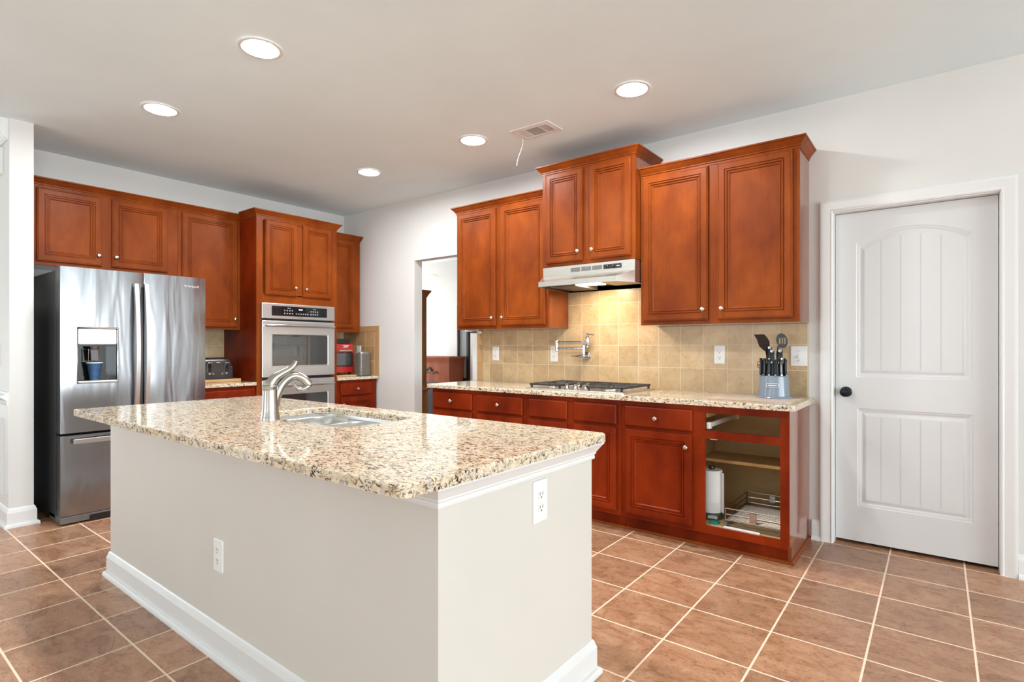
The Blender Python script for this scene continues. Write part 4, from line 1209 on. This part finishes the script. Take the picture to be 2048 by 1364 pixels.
bm = B_(); lathe(bm, WLD, hx, hy, [(0.062, 0.1855), (0.0635, 0.188), (0.0635, 0.442), (0.062, 0.4445), (0.022, 0.4445), (0.022, 0.1855)], 36, False, False); obj('roll', bm, 'paper', t)
bm = B_()
sh = [(hx + .0645 * math.cos(R(a)), hy + .0645 * math.sin(R(a))) for a in range(60, -11, -10)] + [(hx + .075, hy - .03), (hx + .088, hy - .04)]
loft(bm, [[V3(x, y, 0.192), V3(x * 1.0 + .0004, y, 0.192), V3(x + .0004, y, 0.436), V3(x, y, 0.436)] for x, y in sh]); obj('loose_sheet', bm, 'paper', t)
bm = B_(); rplate(bm, WLD, 4.437, 4.490, -0.545, -0.487, 0.012, 0.1432, 0.152, 0.003)
single('teal_lid', bm, 'teal', 'teal plastic lid on the cabinet floor in front of the paper towels', 'lid')

t = thing('wire_basket', 'chrome pull-out wire basket on the floor of the open cabinet bay', 'basket', (4.68, -0.33, 0.143))
bx0, bx1, by0, by1 = 4.538, 4.852, -0.556, -0.090
zb, zt = 0.188, 0.256
bm = B_()
for z in (zb, (zb + zt) / 2, zt):
    tube(bm, [V3(bx0, by0, z), V3(bx1, by0, z)], 0.003, 6); tube(bm, [V3(bx0, by1, z), V3(bx1, by1, z)], 0.003, 6)
    tube(bm, [V3(bx0, by0, z), V3(bx0, by1, z)], 0.003, 6); tube(bm, [V3(bx1, by0, z), V3(bx1, by1, z)], 0.003, 6)
for x in (bx0, bx1):
    for y in (by0, by1): tube(bm, [V3(x, y, zb - .004), V3(x, y, zt)], 0.0035, 6)
obj('rim_wire', bm, 'wire', t)
bm = B_()
for k in range(23): tube(bm, [V3(bx0, by0 + (by1 - by0) * k / 22, zb), V3(bx1, by0 + (by1 - by0) * k / 22, zb)], 0.0019, 5)
for k in range(1, 4): tube(bm, [V3(bx0 + (bx1 - bx0) * k / 4, by0, zb - .004), V3(bx0 + (bx1 - bx0) * k / 4, by1, zb - .004)], 0.0028, 6)
obj('floor_wire', bm, 'wire', t)
for y, d in ((by0, -1), (by1, 1)):
    bm = B_(); wbox(bm, 4.675, 4.712, y - .004, y + .004, zb + .004, zt - .006, 0.002); obj('badge_clip', bm, 'chrome', t)
for x in (bx0 - .004, bx1 - .012):
    bm = B_(); wbox(bm, x, x + .014, by0 - .006, by1, 0.146, 0.176, 0.002); obj('runner', bm, 'steel_dark', t)
bm = B_(); tube(bm, [V3(bx0, by0 + .004, 0.160), V3(bx1, by0 + .004, 0.160)], 0.004, 8); obj('runner_bar', bm, 'wire', t)
for x in (bx0 + .003, bx1 - .003):
    for y in (by0 + .02, by1 - .02):
        bm = B_(); lathe(bm, WLD, x, y, [(0.005, 0.1435), (0.005, zb)], 8); obj('foot', bm, 'wire', t)
bm = B_(); box(bm, Fr((4.536, -0.570, 0.1435), Vector((0.197, -0.006, 0)).normalized(), Vector((0.006, 0.197, 0)).normalized(), (0, 0, 1)), 0, 0.200, -.011, .0, 0, 0.013, 0.002)
single('loose_drawer_rail', bm, 'white', 'loose white metal drawer rail lying in front of the wire basket', 'rail')

# ================================================================== COUNTER ITEMS ON THE BACK WALL
bm = B_(); wbox(bm, 0.06, 0.395, -1.86, -1.395, 0.8885, 0.914, 0.003); single('cutting_board', bm, 'board', 'thick wooden cutting board under the black toaster', 'cutting board')
t = thing('toaster', 'charcoal four-slice toaster on the wooden board beside the refrigerator', 'toaster', (0.23, -1.60, 0.915))
bm = B_()
fn = lambda y0, y1, x0, x1, r: [(y, x) for y, x in rr2(y0, y1, x0, x1, r, 5)]
G = Fr((0, 0, 0), (0, 1, 0), (-1, 0, 0), (0, 0, 1))
lv = [(0, .9145, .03), (-.002, .93, .03), (0.002, 1.0, .03), (.012, 1.07, .03), (.022, 1.093, .03), (.036, 1.104, .03), (.055, 1.108, .02)]
loft(bm, [[V3(x, y, z) for y, x in rr2(-1.762 + i, -1.442 - i, 0.09 + i, 0.365 - i, r, 5)] for i, z, r in lv]); obj('shell', bm, 'toaster', t)
bm = B_()
for y in (-1.70, -1.665, -1.54, -1.505): wbox(bm, 0.13, 0.32, y - .010, y + .010, 1.1082, 1.1092)
obj('bread_slot', bm, 'black', t)
TF = Fr((0, 0, 0), (0, 1, 0), (0, 0, 1), (1, 0, 0))
for y in (-1.665, -1.515):
    bm = B_(); box(bm, TF, y - .017, y + .017, 0.985, 1.075, 0.3585, 0.3655, 0.002); s = obj('lever_slot', bm, 'black_gloss', t)
    bm = B_(); box(bm, TF, y - .019, y + .019, 1.058, 1.070, 0.366, 0.386, 0.003); obj('lever', bm, 'chrome', s)
    bm = B_(); lathe(bm, TF, y, 0.962, [(0.013, 0.365), (0.012, 0.376), (0, 0.377)], 16); obj('dial', bm, 'chrome', t)
    for dy in (0.033,) if y < -1.6 else (-0.040,):
        bm = B_(); lathe(bm, TF, y + dy, 0.964, [(0.009, 0.365), (0.008, 0.370), (0, 0.370)], 14); obj('button', bm, 'chrome', t)
bm = B_(); box(bm, TF, -1.602, -1.572, 1.062, 1.068, 0.357, 0.3612); obj('badge', bm, 'label', t)
bm = B_()
for k in range(5): lathe(bm, TF, -1.468, 0.965 + k * .014, [(0.0035, 0.358), (0.0035, 0.366), (0, 0.366)], 8)
obj('indicator', bm, 'chrome', t)

bm = B_(); wbox(bm, 0.07, 0.500, -0.520, -0.115, 0.8885, 0.901, 0.003); single('cutting_board', bm, 'board', 'thin wooden cutting board under the red countertop oven', 'cutting board')
t = thing('countertop_oven', 'red countertop air fryer oven with glass door in the corner', 'countertop oven', (0.25, -0.30, 0.901))
bm = B_(); rplate(bm, TF, -0.470, -0.158, 0.925, 1.238, 0.022, 0.08, 0.405, 0.010); obj('shell', bm, 'red', t)
bm = B_(); rplate(bm, TF, -0.440, -0.175, 1.2385, 1.295, 0.006, 0.10, 0.36, 0.004); obj('top_cover', bm, 'black', t)  # plain black block set on the shell, filling the dark area above
bm = B_(); rplate(bm, TF, -0.455, -0.176, 0.992, 1.148, 0.010, 0.4055, 0.412, 0.003); d = obj('door', bm, 'black_gloss', t)
bm = B_(); rplate(bm, TF, -0.440, -0.190, 1.004, 1.138, 0.006, 0.4121, 0.4135, 0.001); obj('window', bm, 'oven_glass', d)
bm = B_(); box(bm, TF, -0.355, -0.190, 1.158, 1.172, 0.420, 0.432, 0.004); box(bm, TF, -0.345, -0.330, 1.160, 1.170, 0.406, 0.422); box(bm, TF, -0.215, -0.200, 1.160, 1.170, 0.406, 0.422); obj('handle', bm, 'knob', d)
bm = B_()
for k in range(6): box(bm, TF, -0.430, -0.205, 1.014 + k * .021, 1.016 + k * .021, 0.4136, 0.414)
obj('rack', bm, 'steel_dark', d)
bm = B_()
for y in (-0.44, -0.19):
    for x in (0.12, 0.37): wbox(bm, x - .012, x + .012, y - .012, y + .012, 0.9012, 0.926)
obj('foot', bm, 'black', t)
bm = B_()
random.seed(5)
for zz, y0, y1, hh in ((1.219, -0.300, -0.222, .007), (1.207, -0.280, -0.236, .010), (1.195, -0.298, -0.240, .006)):
    y = y0
    while y < y1:
        w = random.uniform(.004, .008); box(bm, TF, y, y + w, zz, zz + hh * random.uniform(.7, 1), 0.4052, 0.4058); y += w + .0022
obj('lettering', bm, 'label', t)

t = thing('canister', 'tall smoky clear plastic canister with chrome lid rim beside the red oven', 'canister', (0.50, -0.105, 0.888))
bm = B_()
cn = lambda i, sc, r=.03: [(0.5 + (x - 0.5) * sc, -0.112 + (y + .112) * sc) for x, y in rr2(0.435 + i, 0.565 - i, -0.190 + i, -0.034 - i, r, 5)]
loft(bm, [[V3(x, y, z) for x, y in cn(0, s)] for s, z in ((1.0, .893), (0.985, .96), (0.95, 1.08), (0.93, 1.135))], True, False)
loft(bm, [[V3(x, y, z) for x, y in cn(0.004, s)] for s, z in ((0.93, 1.134), (0.985, .90))], False, True)
obj('tank', bm, 'smoky', t)
bm = B_(); loft(bm, [[V3(x, y, z) for x, y in cn(0, s)] for s, z in ((1.0, .8885), (1.01, .893))]); obj('base', bm, 'black', t)
bm = B_(); loft(bm, [[V3(x, y, z) for x, y in cn(0, s)] for s, z in ((.94, 1.1352), (.945, 1.142), (.92, 1.146))]); lathe(bm, WLD, 0.5, -.112, [(0.016, 1.146), (0.014, 1.154), (0, 1.155)], 14); obj('lid', bm, 'chrome', t)

# under-cabinet lights
bm = B_(); box(bm, WL, -0.47, -0.20, 1.354, 1.3665, 0.10, 0.16, 0.003); single('under_cabinet_light', bm, 'white', 'slim white light bar under the corner wall cabinet', 'light bar')
t = thing('under_cabinet_light', 'small grey light pod with white plug under the far wall cabinet', 'light', (2.17, -0.10, 1.345))
bm = B_(); wbox(bm, 2.075, 2.165, -0.16, -0.08, 1.348, 1.3595, 0.003); obj('mount_plate', bm, 'white', t)
bm = B_(); wbox(bm, 2.13, 2.21, -0.145, -0.095, 1.333, 1.348, 0.006); obj('pod', bm, 'steel_dark', t)
bm = B_(); wbox(bm, 2.211, 2.240, -0.135, -0.105, 1.330, 1.350, 0.004); obj('plug', bm, 'white', t)

# ================================================================== CEILING
GL = 'recessed lights in the kitchen ceiling'
LAB = [((2.791, -2.462), 'recessed ceiling light, largest in view, above the island'),
       ((1.576, -2.487), 'recessed ceiling light nearest the refrigerator and the left wall end'),
       ((4.098, -0.886), 'recessed ceiling light right of the ceiling vent, above the right wall cabinets'),
       ((2.811, -0.861), 'recessed ceiling light just left of the ceiling vent'),
       ((1.589, -0.861), 'recessed ceiling light nearest the corner, above the oven tower side')]
(x, y), lab = LAB[0]
t0 = thing('recessed_light', lab, 'ceiling light', (x, y, CH), GL)
bm = B_(); lathe(bm, WLD, x, y, [(0.108, CH - .0005), (0.107, CH - .006), (0.098, CH - .009), (0.088, CH - .007), (0.087, CH - .001)], 40, False, False); obj('trim_ring', bm, 'trim', t0)
bm = B_(); lathe(bm, WLD, x, y, [(0.0868, CH - .003), (0.06, CH - .0045), (0, CH - .005)], 36, False, True); obj('lens', bm, 'lamp', t0)
for (x1_, y1_), lab in LAB[1:]: dup(t0, (x1_ - x, y1_ - y, 0), lab)

# the sixth lamp of the grid lies just above the frame: only its light is needed
ld = bpy.data.lights.new('recessed_lamp', 'AREA'); ld.shape = 'DISK'; ld.size = 0.174; ld.energy = 27.0; ld.color = (0.96, 0.98, 1.0)
lo = bpy.data.objects.new('recessed_lamp_light', ld); COL.objects.link(lo); lo.location = (4.098, -2.470, CH - 0.006)

t = thing('ceiling_vent', 'white louvred air vent in the ceiling over the cooktop wall', 'vent', (3.29, -0.735, CH))
bm = B_(); mold(bm, WLD, [(3.235, -0.785), (3.410, -0.785), (3.410, -0.670), (3.165, -0.670), (3.165, -0.785)][::-1] if False else [(3.165, -0.790), (3.165, -0.665), (3.412, -0.665), (3.412, -0.790)], [(0, CH - .010), (-0.004, CH - .012), (-0.035, CH - .006), (-0.038, CH - .0005), (0, CH - .0005)], closed=True); obj('frame', bm, 'trim', t)
bm = B_(); wbox(bm, 3.165, 3.412, -0.790, -0.665, CH - .003, CH - .0008); obj('duct', bm, 'vent_dark', t)
bm = B_()
for x0, x1, n_, ax in ((3.165, 3.225, 5, 'x'), (3.235, 3.345, 9, 'y'), (3.355, 3.412, 5, 'x')):
    for k in range(n_):
        if ax == 'x':
            xx = x0 + (x1 - x0) * (k + .5) / n_; w = 0.0035
            tlt = .004 if x0 < 3.2 else -.004
            loft(bm, [[V3(xx - w, yy, CH - .010), V3(xx + w - .001, yy, CH - .010), V3(xx + w + tlt, yy, CH - .004), V3(xx - w + .001 + tlt, yy, CH - .004)] for yy in (-0.788, -0.667)])
        else:
            yy = -0.787 + 0.120 * (k + .5) / n_; w = 0.003
            loft(bm, [[V3(xx, yy - w, CH - .010), V3(xx, yy + w - .001, CH - .010), V3(xx, yy + w + .004, CH - .004), V3(xx, yy - w + .005, CH - .004)] for xx in (x0, x1)])
for xx in (3.230, 3.350): wbox(bm, xx - .005, xx + .005, -0.790, -0.665, CH - .011, CH - .004)
obj('louver', bm, 'trim', t)
bm = B_(); tube(bm, curve([(3.126, -0.664, CH - .004), (3.124, -0.67, CH - .06), (3.100, -0.675, CH - .12), (3.086, -0.68, CH - .165), (3.080, -0.68, CH - .20)], 5), 0.0028, 6)
single('pull_cord', bm, 'white', 'thin white cord hanging from the ceiling vent', 'cord')

# ================================================================== WALL PLATES BY THE DINING ROOM
FP = Fr((0, -3.05, 0), (1, 0, 0), (0, 0, 1), (0, -1, 0))
bm = B_(); rplate(bm, FP, 0.20, 0.435, 2.40, 2.585, 0.006, 0.0005, 0.04, 0.006); single('door_chime', bm, 'white', 'white chime box high on the wall end at the left edge', 'chime')
bm = B_(); rplate(bm, FP, 0.275, 0.365, 1.085, 1.222, 0.005, 0.0005, 0.007, 0.003); single('wall_plate', bm, 'white', 'pale switch plate on the wall end at the left edge', 'switch plate')

# ================================================================== ROOM BEYOND THE PASSAGE
t = thing('curio_cabinet', 'tall oak case with crown top, seen at the left of the passage', 'cabinet', (-0.37, 1.12, 0))
bm = B_(); wbox(bm, -0.75, 0.0, 0.98, 1.32, 0, 1.90); obj('case', bm, 'oak', t)
bm = B_(); mold(bm, WLD, [(-0.75, 1.32), (0.0, 1.32), (0.0, 0.98), (-0.75, 0.98)][::-1], [(0, 1.88), (0.006, 1.88), (0.012, 1.90), (0.030, 1.935), (0.046, 1.955), (0.046, 1.975), (0, 1.975)], closed=True); wbox(bm, -0.75, 0.0, 0.98, 1.32, 1.88, 1.972); obj('crown_molding', bm, 'oak', t)
t = thing('side_table', 'small oak table end showing beside the passage wall', 'table', (0.33, 0.75, 0))
bm = B_(); wbox(bm, -0.15, 0.475, 0.60, 0.94, 0.665, 0.69, 0.004); obj('table_top', bm, 'oak', t)
for x in (-0.10, 0.425):
    for y in (0.64, 0.90):
        bm = B_(); wbox(bm, x - .022, x + .022, y - .022, y + .022, 0, 0.665, 0.003); obj('leg', bm, 'oak', t)
t = thing('fireplace_mantel', 'reddish wooden fireplace mantel with carved ornament, through the passage', 'fireplace', (-1.3, 2.75, 0))
bm = B_(); wbox(bm, -1.86, -0.755, 2.53, 2.92, 0.0, 0.985); obj('surround', bm, 'mantel', t)
bm = B_(); mold(bm, WLD, [(-1.86, 2.92), (-0.755, 2.92), (-0.755, 2.53), (-1.86, 2.53)][::-1], [(0, 0.93), (0.004, 0.93), (0.006, 0.965), (0.018, 0.985), (0.02, 1.0), (0.035, 1.012), (0.035, 1.045), (0, 1.045)], closed=True); wbox(bm, -1.86, -0.755, 2.53, 2.92, 0.96, 1.044); obj('shelf', bm, 'mantel', t)
MF = Fr((0, 2.53, 0), (1, 0, 0), (0, 0, 1), (0, -1, 0))
bm = B_(); rplate(bm, MF, -1.74, -1.02, 0.0, 0.62, 0.01, 0.0005, 0.01, 0.003); obj('firebox', bm, 'slate', t)
bm = B_()
for k in range(9):
    a = R(180 - k * 22.5); tube(bm, [MF(-1.22, 0.80, .006), MF(-1.22 + .05 * math.cos(a), 0.80 + .045 * math.sin(a), .018), MF(-1.22 + .085 * math.cos(a), 0.80 + .07 * math.sin(a), .008)], [.006, .013, .004], 8)
tube(bm, [MF(-1.22, .79, .01), MF(-1.12, .775, .014), MF(-1.05, .79, .01), MF(-1.0, .76, .006)], [.012, .016, .013, .004], 8)
tube(bm, [MF(-1.22, .79, .01), MF(-1.32, .775, .014), MF(-1.39, .79, .01), MF(-1.44, .76, .006)], [.012, .016, .013, .004], 8)
obj('carving', bm, mat('carved_grey', (0.20, 0.13, 0.11), 0.5), t)
t = thing('floor_mirror', 'tall dark-framed mirror standing beyond the passage, right of the fireplace', 'mirror', (-0.75, 2.9, 0))
MQ = Fr((0, 2.9, 0), (1, 0, 0), (0, 0, 1), (0, -1, 0))
bm = B_()
for a0, a1, b0, b1 in ((-0.886, -0.856, 0.0, 1.9), (-0.672, -0.628, 0.0, 1.9), (-0.856, -0.672, 1.84, 1.9), (-0.856, -0.672, 0.62, 0.68), (-0.856, -0.672, 0.0, 0.06)): box(bm, MQ, a0, a1, b0, b1, 0, 0.05)
obj('frame', bm, 'black', t)
bm = B_(); box(bm, MQ, -0.856, -0.672, 0.06, 1.84, 0.0, 0.02); obj('glass', bm, 'mirror', t)
